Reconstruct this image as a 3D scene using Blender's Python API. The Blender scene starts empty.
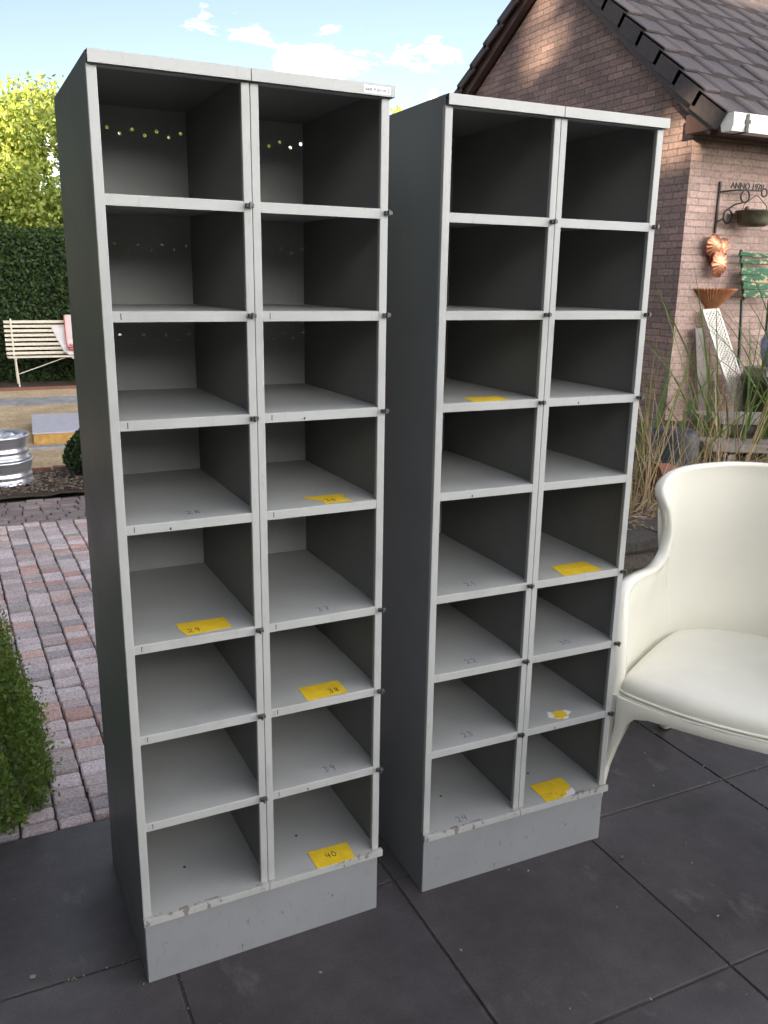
import bpy, bmesh, math, random
import numpy as np
from mathutils import Vector, Matrix, noise
R = math.radians
random.seed(7)
rng = np.random.default_rng(7)
S = bpy.context.scene
col = S.collection

# ------------------------------------------------------------------ camera
cd = bpy.data.cameras.new("camera"); cam = bpy.data.objects.new("camera", cd); col.objects.link(cam)
rt, up, fw = Vector((.904, -.427, .015)), Vector((.097, .241, .966)), Vector((.4158, .8718, -.2592))
fw.normalize(); rt = (rt - fw * rt.dot(fw)).normalized(); up = rt.cross(fw)
cam.matrix_world = Matrix(((rt.x, up.x, -fw.x, 0), (rt.y, up.y, -fw.y, 0), (rt.z, up.z, -fw.z, 1.5481), (0, 0, 0, 1)))
cd.sensor_fit = 'VERTICAL'; cd.sensor_height = 24; cd.lens = 861.15 / 1024 * 24
cd.clip_start = .05; cd.clip_end = 800
S.camera = cam

# ------------------------------------------------------------------ sky, sun, exposure
SUN_EL, SUN_AZ = R(12.0), math.atan2(-.6, -.8)          # the sun stands behind the camera, to the left
W = bpy.data.worlds.new("World"); S.world = W; W.use_nodes = True
wn, wl = W.node_tree.nodes, W.node_tree.links
bg = wn['Background']; bg.inputs[1].default_value = .085
sky = wn.new('ShaderNodeTexSky'); sky.sky_type = 'NISHITA'; sky.sun_disc = False
sky.sun_elevation = SUN_EL; sky.sun_rotation = SUN_AZ
sky.air_density = 1.0; sky.dust_density = .5; sky.ozone_density = 1.0
tc = wn.new('ShaderNodeTexCoord')
mp = wn.new('ShaderNodeMapping'); mp.inputs['Scale'].default_value = (1.0, 1.0, 2.6); mp.inputs['Location'].default_value = (3.4804, .0837, -.3442)
nz = wn.new('ShaderNodeTexNoise'); nz.inputs['Scale'].default_value = 3.2; nz.inputs['Detail'].default_value = 9; nz.inputs['Roughness'].default_value = .58
cr = wn.new('ShaderNodeValToRGB'); cr.color_ramp.elements[0].position = .545; cr.color_ramp.elements[1].position = .72
hs = wn.new('ShaderNodeHueSaturation'); hs.inputs['Saturation'].default_value = .92; hs.inputs['Value'].default_value = .62; hs.inputs['Hue'].default_value = .522
mx = wn.new('ShaderNodeMix'); mx.data_type = 'RGBA'; mx.inputs['B'].default_value = (32, 30.8, 29.6, 1)
mm = wn.new('ShaderNodeMath'); mm.operation = 'MULTIPLY'; mm.inputs[1].default_value = .75
wl.new(tc.outputs['Generated'], mp.inputs[0]); wl.new(mp.outputs[0], nz.inputs['Vector']); # an added bank of bright cloud behind the camera, unseen, to light the fronts
dt = wn.new('ShaderNodeVectorMath'); dt.operation = 'DOT_PRODUCT'; dt.inputs[1].default_value = Vector((.36, -.92, .16)).normalized()
mr = wn.new('ShaderNodeMapRange'); mr.inputs['From Min'].default_value = .30; mr.inputs['From Max'].default_value = .80; mr.inputs['To Max'].default_value = .34; mr.interpolation_type = 'SMOOTHSTEP'
ad = wn.new('ShaderNodeMath'); ad.operation = 'ADD'
wl.new(tc.outputs['Generated'], dt.inputs[0]); wl.new(dt.outputs['Value'], mr.inputs['Value']); sx_ = wn.new('ShaderNodeSeparateXYZ'); wl.new(tc.outputs['Generated'], sx_.inputs[0])
me_ = wn.new('ShaderNodeMapRange'); me_.inputs['From Min'].default_value = .30; me_.inputs['From Max'].default_value = .62; me_.inputs['To Min'].default_value = 1; me_.inputs['To Max'].default_value = 0; me_.interpolation_type = 'SMOOTHSTEP'
mu_ = wn.new('ShaderNodeMath'); mu_.operation = 'MULTIPLY'; wl.new(sx_.outputs['Z'], me_.inputs['Value']); wl.new(mr.outputs[0], mu_.inputs[0]); wl.new(me_.outputs[0], mu_.inputs[1])
wl.new(mu_.outputs[0], ad.inputs[0]); wl.new(nz.outputs['Fac'], ad.inputs[1])
wl.new(ad.outputs[0], cr.inputs[0])
wl.new(sky.outputs[0], hs.inputs['Color']); wl.new(hs.outputs[0], mx.inputs['A']); wl.new(cr.outputs[0], mm.inputs[0])
wl.new(mm.outputs[0], mx.inputs['Factor']); wl.new(mx.outputs['Result'], bg.inputs[0])

SUN_TO = Vector((.6 * math.cos(SUN_EL), .8 * math.cos(SUN_EL), -math.sin(SUN_EL)))   # the way sunlight travels
sl = bpy.data.lights.new("sun", 'SUN'); so = bpy.data.objects.new("sun", sl); col.objects.link(so)
sl.energy = 5.0; sl.angle = R(.5); sl.color = (1, .80, .56)
so.rotation_euler = SUN_TO.to_track_quat('-Z', 'Y').to_euler(); so.location = (-6, -8, 12)
vs = S.view_settings
vs.view_transform = 'Standard'; vs.look = 'None'; vs.gamma = 1; vs.use_curve_mapping = False
vs.exposure = 2.2

# ------------------------------------------------------------------ helpers
class MB:
    """collects shapes; build() links them as one mesh object"""
    def __init__(s): s.v = []; s.f = []; s.m = []; s.sm = []
    def add(s, vs, fs, mi=0, smooth=False):
        o = len(s.v); s.v += [tuple(p) for p in vs]
        s.f += [tuple(i + o for i in f) for f in fs]; s.m += [mi] * len(fs); s.sm += [smooth] * len(fs)
    def box(s, x0, x1, y0, y1, z0, z1, mi=0):
        s.add([(x0,y0,z0),(x1,y0,z0),(x1,y1,z0),(x0,y1,z0),(x0,y0,z1),(x1,y0,z1),(x1,y1,z1),(x0,y1,z1)],
              [(3,2,1,0),(4,5,6,7),(0,1,5,4),(1,2,6,5),(2,3,7,6),(3,0,4,7)], mi)
    def obox(s, c, ax, ay, az, mi=0):
        c, ax, ay, az = map(Vector, (c, ax, ay, az))
        vs = [c + i*ax + j*ay + k*az for k in (-1, 1) for i, j in ((-1,-1),(1,-1),(1,1),(-1,1))]
        s.add(vs, [(3,2,1,0),(4,5,6,7),(0,1,5,4),(1,2,6,5),(2,3,7,6),(3,0,4,7)], mi)
    def bar(s, a, b, w, h, mi=0, upv=(0,0,1)):
        a, b = Vector(a), Vector(b); d = b - a; n = d.normalized(); u = Vector(upv)
        sx = n.cross(u)
        if sx.length < 1e-4: sx = n.cross(Vector((1,0,0)))
        sx.normalize(); sz = sx.cross(n)
        s.obox((a + b) / 2, d / 2, sx * w / 2, sz * h / 2, mi)
    def tube(s, pts, rad, n=8, mi=0, cap=True):
        pts = [Vector(p) for p in pts]; k = len(pts)
        if not hasattr(rad, '__len__'): rad = [rad] * k
        rings = []; ref = None
        for i, p in enumerate(pts):
            d = (pts[min(i+1, k-1)] - pts[max(i-1, 0)]).normalized()
            if ref is None: ref = d.orthogonal().normalized()
            ref = ref - d * ref.dot(d)
            ref = d.orthogonal().normalized() if ref.length < 1e-5 else ref.normalized()
            q = d.cross(ref)
            rings.append([p + (ref * math.cos(t) + q * math.sin(t)) * rad[i] for t in [2*math.pi*j/n for j in range(n)]])
        vs = [v for r in rings for v in r]
        fs = [(i*n + j, i*n + (j+1) % n, (i+1)*n + (j+1) % n, (i+1)*n + j) for i in range(k-1) for j in range(n)]
        s.add(vs, fs, mi, True)
        if cap: s.add(rings[0], [tuple(range(n))[::-1]], mi); s.add(rings[-1], [tuple(range(n))], mi)
    def lathe(s, prof, c=(0,0,0), n=32, mi=0, smooth=True):
        c = Vector(c); k = len(prof)
        vs = [c + Vector((r*math.cos(2*math.pi*j/n), r*math.sin(2*math.pi*j/n), z)) for r, z in prof for j in range(n)]
        s.add(vs, [(i*n+j, i*n+(j+1) % n, (i+1)*n+(j+1) % n, (i+1)*n+j) for i in range(k-1) for j in range(n)], mi, smooth)
    def grid(s, rows, mi=0, smooth=True, closed=False):
        n = len(rows[0]); k = len(rows); e = n if closed else n - 1
        s.add([p for r in rows for p in r], [(i*n+j, i*n+(j+1) % n, (i+1)*n+(j+1) % n, (i+1)*n+j) for i in range(k-1) for j in range(e)], mi, smooth)
    def build(s, name, mats, parent=None, weld=False):
        me = bpy.data.meshes.new(name); me.from_pydata(s.v, [], s.f)
        if not isinstance(mats, (list, tuple)): mats = [mats]
        for m in mats: me.materials.append(m)
        me.polygons.foreach_set('material_index', s.m); me.polygons.foreach_set('use_smooth', s.sm)
        if weld:
            b = bmesh.new(); b.from_mesh(me); bmesh.ops.remove_doubles(b, verts=b.verts, dist=1e-5); bmesh.ops.recalc_face_normals(b, faces=b.faces); b.to_mesh(me); b.free()
        me.update()
        o = bpy.data.objects.new(name, me); col.objects.link(o)
        if parent: o.parent = parent
        return o

def thing(name, label, cat, loc=(0,0,0), rz=0, group=None):
    o = bpy.data.objects.new(name, None); col.objects.link(o); o.location = loc; o.rotation_euler = (0, 0, rz)
    o.empty_display_size = .1
    return tag(o, label, cat, group)
def tag(o, label, cat, group=None):
    o['label'] = label; o['category'] = cat
    if group: o['group'] = group
    return o
def kind(o, k): o['kind'] = k; return o
def bevel(o, w=.002, seg=2, ang=40):
    m = o.modifiers.new('bevel', 'BEVEL'); m.width = w; m.segments = seg; m.limit_method = 'ANGLE'; m.angle_limit = R(ang); return o
def cat_rom(P, n=8):
    P = [Vector(p) for p in P]; out = []
    for i in range(len(P) - 1):
        a, b, c, d = P[max(i-1,0)], P[i], P[i+1], P[min(i+2, len(P)-1)]
        for k in range(n):
            t = k / n
            out.append(.5*((2*b) + (c-a)*t + (2*a-5*b+4*c-d)*t*t + (3*b-a-3*c+d)*t**3))
    out.append(P[-1]); return out

# ------------------------------------------------------------------ materials
class NT:
    def __init__(s, name):
        s.m = bpy.data.materials.new(name); s.m.use_nodes = True; s.t = s.m.node_tree
        s.b = s.t.nodes['Principled BSDF']
    def n(s, kind, **k):
        x = s.t.nodes.new(kind)
        for a, v in k.items():
            if a in x.inputs.keys() if not hasattr(x, a) else False: x.inputs[a].default_value = v
            else: setattr(x, a, v)
        return x
    def l(s, a, b): s.t.links.new(a, b)
    def co(s, kind='Object', scale=(1,1,1), rot=(0,0,0)):
        c = s.n('ShaderNodeTexCoord'); m = s.n('ShaderNodeMapping'); m.inputs['Scale'].default_value = scale; m.inputs['Rotation'].default_value = rot
        s.l(c.outputs[kind], m.inputs[0]); return m.outputs[0]
    def noise(s, vec, scale, detail=4, rough=.55):
        x = s.n('ShaderNodeTexNoise'); x.inputs['Scale'].default_value = scale; x.inputs['Detail'].default_value = detail; x.inputs['Roughness'].default_value = rough
        if vec: s.l(vec, x.inputs['Vector'])
        return x.outputs['Fac']
    def ramp(s, fac, stops, interp='LINEAR'):
        r = s.n('ShaderNodeValToRGB'); r.color_ramp.interpolation = interp; e = r.color_ramp.elements
        while len(e) < len(stops): e.new(.5)
        for x, (p, c) in zip(e, stops): x.position = p; x.color = (*c, 1) if len(c) == 3 else c
        s.l(fac, r.inputs[0]); return r.outputs[0]
    def mix(s, fac, a, b, mode='MIX'):
        x = s.n('ShaderNodeMix'); x.data_type = 'RGBA'; x.blend_type = mode
        for key, v in (('Factor', fac), ('A', a), ('B', b)):
            i = x.inputs[key] if key == 'Factor' else [q for q in x.inputs if q.name == key and q.type == 'RGBA'][0]
            if hasattr(v, 'is_linked'): s.l(v, i)
            elif key == 'Factor': i.default_value = v
            else: i.default_value = (*v, 1) if len(v) == 3 else v
        return [q for q in x.outputs if q.type == 'RGBA'][0]
    def bump(s, h, st=.3, d=.01):
        x = s.n('ShaderNodeBump'); x.inputs['Strength'].default_value = st; x.inputs['Distance'].default_value = d
        s.l(h, x.inputs['Height']); s.l(x.outputs[0], s.b.inputs['Normal']); return x
    def col(s, c):
        if hasattr(c, 'is_linked'): s.l(c, s.b.inputs['Base Color'])
        else: s.b.inputs['Base Color'].default_value = (*c, 1)
    def set(s, **k):
        for a, v in k.items():
            i = s.b.inputs[a.replace('_', ' ')]
            if hasattr(v, 'is_linked'): s.l(v, i)
            else: i.default_value = v
        return s

g3 = lambda v: (v, v, v)
def plain(name, c, rough=.5, var=.12, scale=14, metal=0., bump=0., spec=.5):
    n = NT(name); v = n.co(); f = n.noise(v, scale, 5)
    n.col(n.ramp(f, [(.25, tuple(x*(1-var) for x in c)), (.75, tuple(min(1, x*(1+var)) for x in c))]))
    n.set(Roughness=rough, Metallic=metal); n.b.inputs['Specular IOR Level'].default_value = spec
    if bump: n.bump(n.noise(v, scale*3, 4), bump, .004)
    return n.m
def paint(name, c, chip=(.16,.12,.09), rough=.38, chips=.73, scratch=.35, area=(.55,.66), wav=.05, spec=.5):
    
    n = NT(name); v = n.co()
    big = n.noise(v, 5, 6, .6); fine = n.noise(n.co(scale=(1,1,.5)), 60, 3, .6)
    base = n.ramp(big, [(.28, tuple(x*.86 for x in c)), (.5, c), (.72, tuple(x*1.05 for x in c))])
    scr = n.noise(n.co(scale=(14, 40, 3), rot=(.2,.1,.3)), 6, 3, .7)
    base = n.mix(n.ramp(scr, [(.60, g3(0)), (.72, g3(scratch))]), base, tuple(x*.62 for x in c))
    m1 = n.ramp(fine, [(chips, g3(0)), (chips+.04, g3(1))]); m2 = n.ramp(n.noise(v, 7, 2), [(area[0], g3(0)), (area[1], g3(1))])
    msk = n.mix(1, m1, m2, 'MULTIPLY')
    n.col(n.mix(msk, base, chip))
    n.b.inputs['Specular IOR Level'].default_value = spec
    n.l(n.ramp(big, [(.2, g3(rough-.06)), (.8, g3(rough+.12))]), n.b.inputs['Roughness'])
    bp = n.bump(n.noise(v, 240, 2), .04, .001); b2 = n.n('ShaderNodeBump'); b2.inputs['Strength'].default_value = wav; b2.inputs['Distance'].default_value = .02
    n.l(n.noise(v, 4.5, 2), b2.inputs['Height']); n.l(b2.outputs[0], bp.inputs['Normal'])
    return n.m
def leafmat(name, cols, trans=.35):
    n = NT(name); g = n.n('ShaderNodeNewGeometry')
    c = n.ramp(g.outputs['Random Per Island'], [(i / max(1, len(cols)-1), x) for i, x in enumerate(cols)])
    n.col(c); n.set(Roughness=.55); n.b.inputs['Specular IOR Level'].default_value = .3
    tr = n.n('ShaderNodeBsdfTranslucent'); n.l(n.mix(.5, c, (.25,.32,.03)), tr.inputs[0])
    ms = n.n('ShaderNodeMixShader'); ms.inputs[0].default_value = trans
    n.l(n.b.outputs[0], ms.inputs[1]); n.l(tr.outputs[0], ms.inputs[2]); n.l(ms.outputs[0], n.t.nodes['Material Output'].inputs[0])
    return n.m
def brickmat(name, plane, c1, c2, mortar, course=.0525, length=.20, dark=.35):
    n = NT(name); c = n.n('ShaderNodeTexCoord'); sp = n.n('ShaderNodeSeparateXYZ'); cb = n.n('ShaderNodeCombineXYZ')
    n.l(c.outputs['Object'], sp.inputs[0]); n.l(sp.outputs[plane], cb.inputs[0]); n.l(sp.outputs[2], cb.inputs[1])
    w = n.n('ShaderNodeTexNoise'); w.inputs['Scale'].default_value = 9; n.l(cb.outputs[0], w.inputs['Vector'])
    wm = n.n('ShaderNodeVectorMath'); wm.operation = 'MULTIPLY_ADD'; wm.inputs[1].default_value = (.016, .011, 0); n.l(w.outputs['Color'], wm.inputs[0]); n.l(cb.outputs[0], wm.inputs[2])
    b = n.n('ShaderNodeTexBrick'); n.l(wm.outputs[0], b.inputs['Vector'])
    b.inputs['Scale'].default_value = 1; b.inputs['Brick Width'].default_value = length; b.inputs['Row Height'].default_value = course
    b.inputs['Mortar Size'].default_value = .0050; b.inputs['Mortar Smooth'].default_value = .25; b.inputs['Bias'].default_value = 0
    b.inputs['Color1'].default_value = (*c1, 1); b.inputs['Color2'].default_value = (*c2, 1); b.inputs['Mortar'].default_value = (*mortar, 1)
    st = n.noise(cb.outputs[0], 1.6, 6, .65); sp2 = n.noise(cb.outputs[0], 38, 5, .75)
    base = n.mix(1, b.outputs['Color'], n.ramp(st, [(.3, g3(1-dark)), (.7, g3(1.05))]), 'MULTIPLY')
    base = n.mix(1, base, n.ramp(sp2, [(.3, g3(.60)), (.7, g3(1.28))]), 'MULTIPLY')
    n.col(base); n.set(Roughness=.9)
    inv = n.n('ShaderNodeMath'); inv.operation = 'MULTIPLY_ADD'; inv.inputs[1].default_value = -1; n.l(b.outputs['Fac'], inv.inputs[0]); n.l(sp2, inv.inputs[2])
    n.bump(inv.outputs[0], .8, .008)
    return n.m
def ground_mat(name, stops, scale, bump=.6, rough=.95, scale2=3):
    n = NT(name); v = n.co(); f = n.noise(v, scale, 6, .7)
    c = n.ramp(f, stops); c = n.mix(1, c, n.ramp(n.noise(v, scale2, 5), [(.3, g3(.75)), (.7, g3(1.15))]), 'MULTIPLY')
    n.col(c); n.set(Roughness=rough); n.bump(f, bump, .03); return n.m
def stone_mat(name, cols, speck=80, rough=.85, spk=.25, interp='LINEAR'):
    n = NT(name); g = n.n('ShaderNodeNewGeometry'); v = n.co()
    c = n.ramp(g.outputs['Random Per Island'], [(i / (len(cols) - (interp == 'LINEAR')), x) for i, x in enumerate(cols)], interp)
    f = n.noise(v, speck, 5, .75)
    c = n.mix(1, c, n.ramp(f, [(.3, g3(1-spk)), (.7, g3(1+spk))]), 'MULTIPLY')
    c = n.mix(1, c, n.ramp(n.noise(v, 2.2, 4), [(.3, g3(.82)), (.7, g3(1.1))]), 'MULTIPLY')
    n.col(c); n.set(Roughness=rough); n.bump(f, .4, .006); return n.m

M = {}
M['paint'] = paint('grey_paint', (.405, .415, .405))
M['lip_paint'] = paint('worn_lip_paint', (.405, .412, .40), chip=(.21,.185,.165), chips=.555, area=(.42,.5))
M['side'] = paint('shaded_side_paint', (.19, .20, .205), chip=(.30,.30,.29), rough=.38, chips=.70, scratch=.16, wav=.08, spec=.22)  # darker copy of the grey paint; shade on the sides is put into it
M['inner'] = paint('shaded_inner_paint', (.19, .19, .185), chip=(.30,.30,.28), rough=.48, chips=.76, scratch=.15, spec=.3)  # the grey paint again, with the shade of the interior put into its colour
M['plinth'] = paint('plinth_paint', (.265, .273, .285), rough=.4, chips=.62, scratch=.4)
M['mark'] = plain('black_mark', (.02,.02,.025), .6)
M['ink'] = plain('blue_ink', (.07,.10,.19), .6)
M['pin'] = plain('dark_steel', (.10,.10,.105), .45, metal=.6)
M['yellow'] = plain('yellow_label', (.80,.55,.03), .5, .12, 40)
M['white_label'] = plain('white_label', (.8,.8,.82), .5, .04)
M['sky_blue_ink'] = plain('label_ink', (.05,.06,.2), .6)

def slab_material():
    n = NT('anthracite_slab'); v = n.co(); g = n.n('ShaderNodeNewGeometry')
    c = n.ramp(g.outputs['Random Per Island'], [(0, (.050,.045,.048)), (1, (.064,.057,.060))])
    c = n.mix(1, c, n.ramp(n.noise(v, 2.2, 7, .6), [(.3, g3(.74)), (.7, g3(1.30))]), 'MULTIPLY')
    c = n.mix(1, c, n.ramp(n.noise(v, 14, 6, .7), [(.3, g3(.8)), (.7, g3(1.22))]), 'MULTIPLY')
    c = n.mix(1, c, n.ramp(n.noise(v, 160, 3, .7), [(.3, g3(.8)), (.7, g3(1.2))]), 'MULTIPLY')
    st = n.ramp(n.noise(n.co(scale=(1.2,.7,1), rot=(0,0,.5)), 5.5, 8, .7), [(.585, g3(0)), (.70, g3(.5))])
    c = n.mix(st, c, (.17,.16,.155))
    dk = n.ramp(n.noise(v, 3.1, 2), [(.70, g3(0)), (.76, g3(.4))]); c = n.mix(dk, c, (.03,.03,.033))
    n.col(c); n.l(n.ramp(n.noise(v, 3, 6), [(.3, g3(.38)), (.7, g3(.62))]), n.b.inputs['Roughness'])
    n.bump(n.noise(v, 90, 4, .7), .22, .004); return n.m
M['slab'] = slab_material()
M['joint'] = ground_mat('sand_joint', [(.3,(.035,.03,.028)), (.62,(.08,.07,.06)), (.72,(.33,.29,.24))], 150, .5)
M['cobble'] = stone_mat('pink_granite', [(.50,.42,.42),(.40,.35,.36),(.60,.52,.53),(.48,.31,.28),(.55,.46,.46),(.36,.32,.33),(.64,.56,.58),(.52,.43,.43),(.47,.42,.43),(.57,.40,.36),(.58,.50,.50),(.43,.36,.36)], 110, .85, .5, 'CONSTANT')
M['clinker'] = stone_mat('grey_clinker', [(.23,.185,.18),(.18,.15,.15),(.27,.225,.22),(.22,.17,.165)], 60)
M['soil'] = ground_mat('soil', [(.3,(.035,.025,.018)), (.6,(.085,.06,.042)), (.8,(.15,.11,.08))], 30, .9)
M['gravel'] = ground_mat('yellow_gravel', [(.28,(.34,.22,.11)), (.5,(.58,.43,.25)), (.72,(.72,.60,.42))], 26, .7)
M['kerb'] = ground_mat('grey_kerb', [(.3,(.24,.24,.24)), (.7,(.38,.375,.37))], 12, .2)
M['redbrick'] = stone_mat('red_edging', [(.22,.09,.06),(.28,.13,.09),(.18,.08,.06)], 40)
M['grass_ground'] = ground_mat('lawn', [(.3,(.03,.045,.012)), (.7,(.08,.10,.03))], 20, .8)
M['gable'] = brickmat('gable_brick', 1, (.43,.29,.265), (.27,.195,.185), (.19,.15,.14))  # garden wall's brick darkened; shade and joint shadows are put into the colour
M['wallb'] = brickmat('wall_brick', 0, (.48,.335,.29), (.35,.24,.205), (.29,.23,.20), dark=.25)
M['rwall'] = brickmat('old_wall_brick', 0, (.115,.09,.075), (.07,.06,.052), (.045,.04,.036), course=.066, dark=.5)
M['tile'] = stone_mat('concrete_roof_tile', [(.058,.049,.054),(.072,.059,.063),(.050,.043,.047),(.082,.067,.068)], 30, .75, .2)
M['brown'] = plain('brown_board', (.055,.030,.026), .5, .2)
M['gutter'] = plain('white_gutter', (.78,.77,.74), .35, .06)
M['iron'] = plain('wrought_iron', (.018,.015,.014), .55, .2)
M['chair'] = plain('cream_plastic', (.90,.88,.775), .14, .02, 6); 
M['cushion'] = plain('cream_vinyl', (.90,.875,.765), .48, .05, 5, bump=.05)
M['bench'] = plain('cream_bench_paint', (.72,.66,.54), .5, .12, 30)
M['alloy'] = plain('silver_alloy', (.62,.64,.70), .32, .1, 10, metal=.85)
M['greywood'] = plain('weathered_wood', (.19,.165,.15), .85, .25, 25, bump=.3)
M['lilac_top'] = plain('pale_lilac_sheet', (.50,.49,.56), .6, .12, 14)
M['yellow_wood'] = plain('yellow_wood', (.50,.30,.09), .8, .3, 20)
M['white_cloth'] = plain('white_cloth', (.78,.76,.78), .8, .04)
M['pink_cloth'] = plain('pale_pink_cloth', (.74,.58,.58), .8, .05)
M['red_cloth'] = plain('red_edge', (.55,.08,.06), .8, .1)
M['copper'] = plain('hammered_copper', (.52,.22,.125), .42, .5, 26, metal=.75, bump=.5)
M['terra'] = plain('copper_terracotta', (.46,.20,.10), .5, .25, 30, metal=.35)
M['kettle'] = plain('old_kettle_metal', (.10,.095,.065), .5, .35, 18, metal=.5)
M['lattice'] = plain('white_lattice', (.66,.63,.58), .7, .15, 40)
M['green'] = None
n = NT('flaked_green_paint'); v = n.co(); 
n.col(n.mix(n.ramp(n.noise(n.co(scale=(1,1,2)), 13, 5, .65), [(.54, g3(0)), (.58, g3(1))]), n.ramp(n.noise(v, 9, 3), [(.3,(.010,.075,.032)), (.7,(.022,.13,.06))]), (.42,.34,.21)))
n.set(Roughness=.6); M['green'] = n.m
M['darkgreen'] = plain('dark_green_steel', (.01,.04,.022), .5)
M['tub'] = plain('dark_blue_tub', (.012,.014,.022), .5)
M['clay'] = plain('red_clay', (.17,.055,.038), .8, .3, 16)
M['darkpot'] = plain('dark_pot', (.045,.035,.035), .6)
M['bluewhite'] = plain('blue_glaze', (.20,.24,.42), .35, .4, 30)
M['coping'] = ground_mat('dark_coping', [(.3,(.03,.026,.022)), (.7,(.075,.064,.055))], 20, .4)
M['bark'] = plain('bark', (.10,.06,.045), .9, .35, 20, bump=.6)
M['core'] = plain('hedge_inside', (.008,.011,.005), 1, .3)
M['tree'] = leafmat('spring_leaves', [(.15,.23,.04),(.27,.34,.07),(.38,.41,.10),(.20,.28,.05)])
M['tree2'] = leafmat('olive_leaves', [(.12,.16,.03),(.22,.26,.045),(.30,.31,.06)])
M['hedge'] = leafmat('yew_leaves', [(.018,.042,.012),(.034,.068,.018),(.052,.09,.024)], .2)
M['box'] = leafmat('boxwood_leaves', [(.07,.13,.025),(.11,.19,.035),(.15,.23,.045),(.085,.155,.03),(.21,.27,.07)], .3)
M['fir'] = leafmat('dark_needles', [(.015,.035,.014),(.03,.058,.022)], .15)
M['grass'] = leafmat('reed_leaves', [(.06,.13,.03),(.10,.18,.045),(.05,.11,.04),(.13,.19,.06)], .3)
M['straw'] = leafmat('dry_straw', [(.34,.24,.12),(.27,.17,.09),(.44,.35,.22),(.20,.13,.08),(.36,.27,.20)], .2)
M['grit'] = stone_mat('sand_grains', [(.30,.26,.20),(.45,.40,.33),(.12,.10,.08),(.38,.33,.27)], 60)
M['chips'] = stone_mat('bark_chips', [(.12,.08,.06),(.22,.17,.13),(.07,.05,.04),(.30,.25,.20)], 60)

# ------------------------------------------------------------------ foliage
def leaves_mesh(name, P, size, mat, parent=None, flat=None, aspect=.55):
    P = np.asarray(P, float); n = len(P)
    a = rng.normal(size=(n,3)); 
    if flat is not None: a = a*.75 + flat*1.0
    a /= np.linalg.norm(a, axis=1)[:,None]
    r = rng.normal(size=(n,3)); t = np.cross(a, r); t /= np.linalg.norm(t, axis=1)[:,None]; b = np.cross(a, t)
    s = size * rng.uniform(.6, 1.3, (n,1))
    fold = a * s * .18
    V = np.stack([P - t*s, P + b*s*aspect + fold, P + t*s, P - b*s*aspect + fold], 1).reshape(-1,3)
    me = bpy.data.meshes.new(name); me.vertices.add(4*n); me.vertices.foreach_set('co', V.ravel())
    me.loops.add(4*n); me.loops.foreach_set('vertex_index', np.arange(4*n, dtype=np.int32))
    me.polygons.add(n); me.polygons.foreach_set('loop_start', np.arange(0, 4*n, 4, dtype=np.int32))
    try: me.polygons.foreach_set('loop_total', np.full(n, 4, dtype=np.int32))
    except Exception: pass
    me.materials.append(mat); me.update(calc_edges=True); me.validate()
    o = bpy.data.objects.new(name, me); col.objects.link(o)
    if parent: o.parent = parent
    return o
def tree(name, label, x, y, h, r, mat, leaf=.10, n=14000, z0=1.2, seed=1, cat='tree', group=None, clumps=70, spread=.42, cut=None):
    rs = np.random.default_rng(seed)
    t = thing(name, label, cat, (x, y, 0), 0, group)
    mb = MB(); base_r = .045 * h * .55
    pts = [(0,0,-.1)]; px = py = 0
    for i in range(1, 8):
        px += rs.normal()*.07; py += rs.normal()*.07; pts.append((px, py, h*.85*i/7))
    mb.tube(pts, [base_r*(1-.13*i) for i in range(8)], 9)
    for i in range(14):
        k = rs.integers(2, 7); a = rs.uniform(0, 6.28); L = r*rs.uniform(.6, .95); p = Vector(pts[k])
        d = Vector((math.cos(a), math.sin(a), rs.uniform(.3, .9)))
        mb.tube([p, p + d*L*.35 + Vector((0,0,.05)), p + d*L*.7 + Vector((0,0,.16*L)), p + d*L], [base_r*.42, base_r*.3, base_r*.18, .01], 6)
    mb.build('trunk', M['bark'], t)
    C = []
    while len(C) < clumps:
        p = rs.uniform(-1, 1, 3); q = np.linalg.norm(p)
        if .35 < q < 1: C.append([p[0]*r, p[1]*r, z0 + (h-z0)*(.5+.5*p[2])])
    C = np.array(C); w = rs.uniform(.5, 1.4, clumps); idx = rs.choice(clumps, n, p=w/w.sum())
    P = C[idx] + np.clip(rs.normal(size=(n,3)), -1.5, 1.5) * spread * np.array([1,1,.7]) * w[idx][:,None]
    P = P[(P[:,2] > z0*.7)]
    if cut is not None:
        Pw = P + np.array([x, y, 0]); keep = np.ones(len(P), bool); d = np.array(SUN_TO)
        for c, rad in cut:
            q = Pw - np.array(c); dist = np.linalg.norm(q - np.outer(q @ d, d), axis=1)
            keep &= dist > rad
        P = P[keep]
    leaves_mesh('crown', P, leaf, mat, t)
    return t
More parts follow.
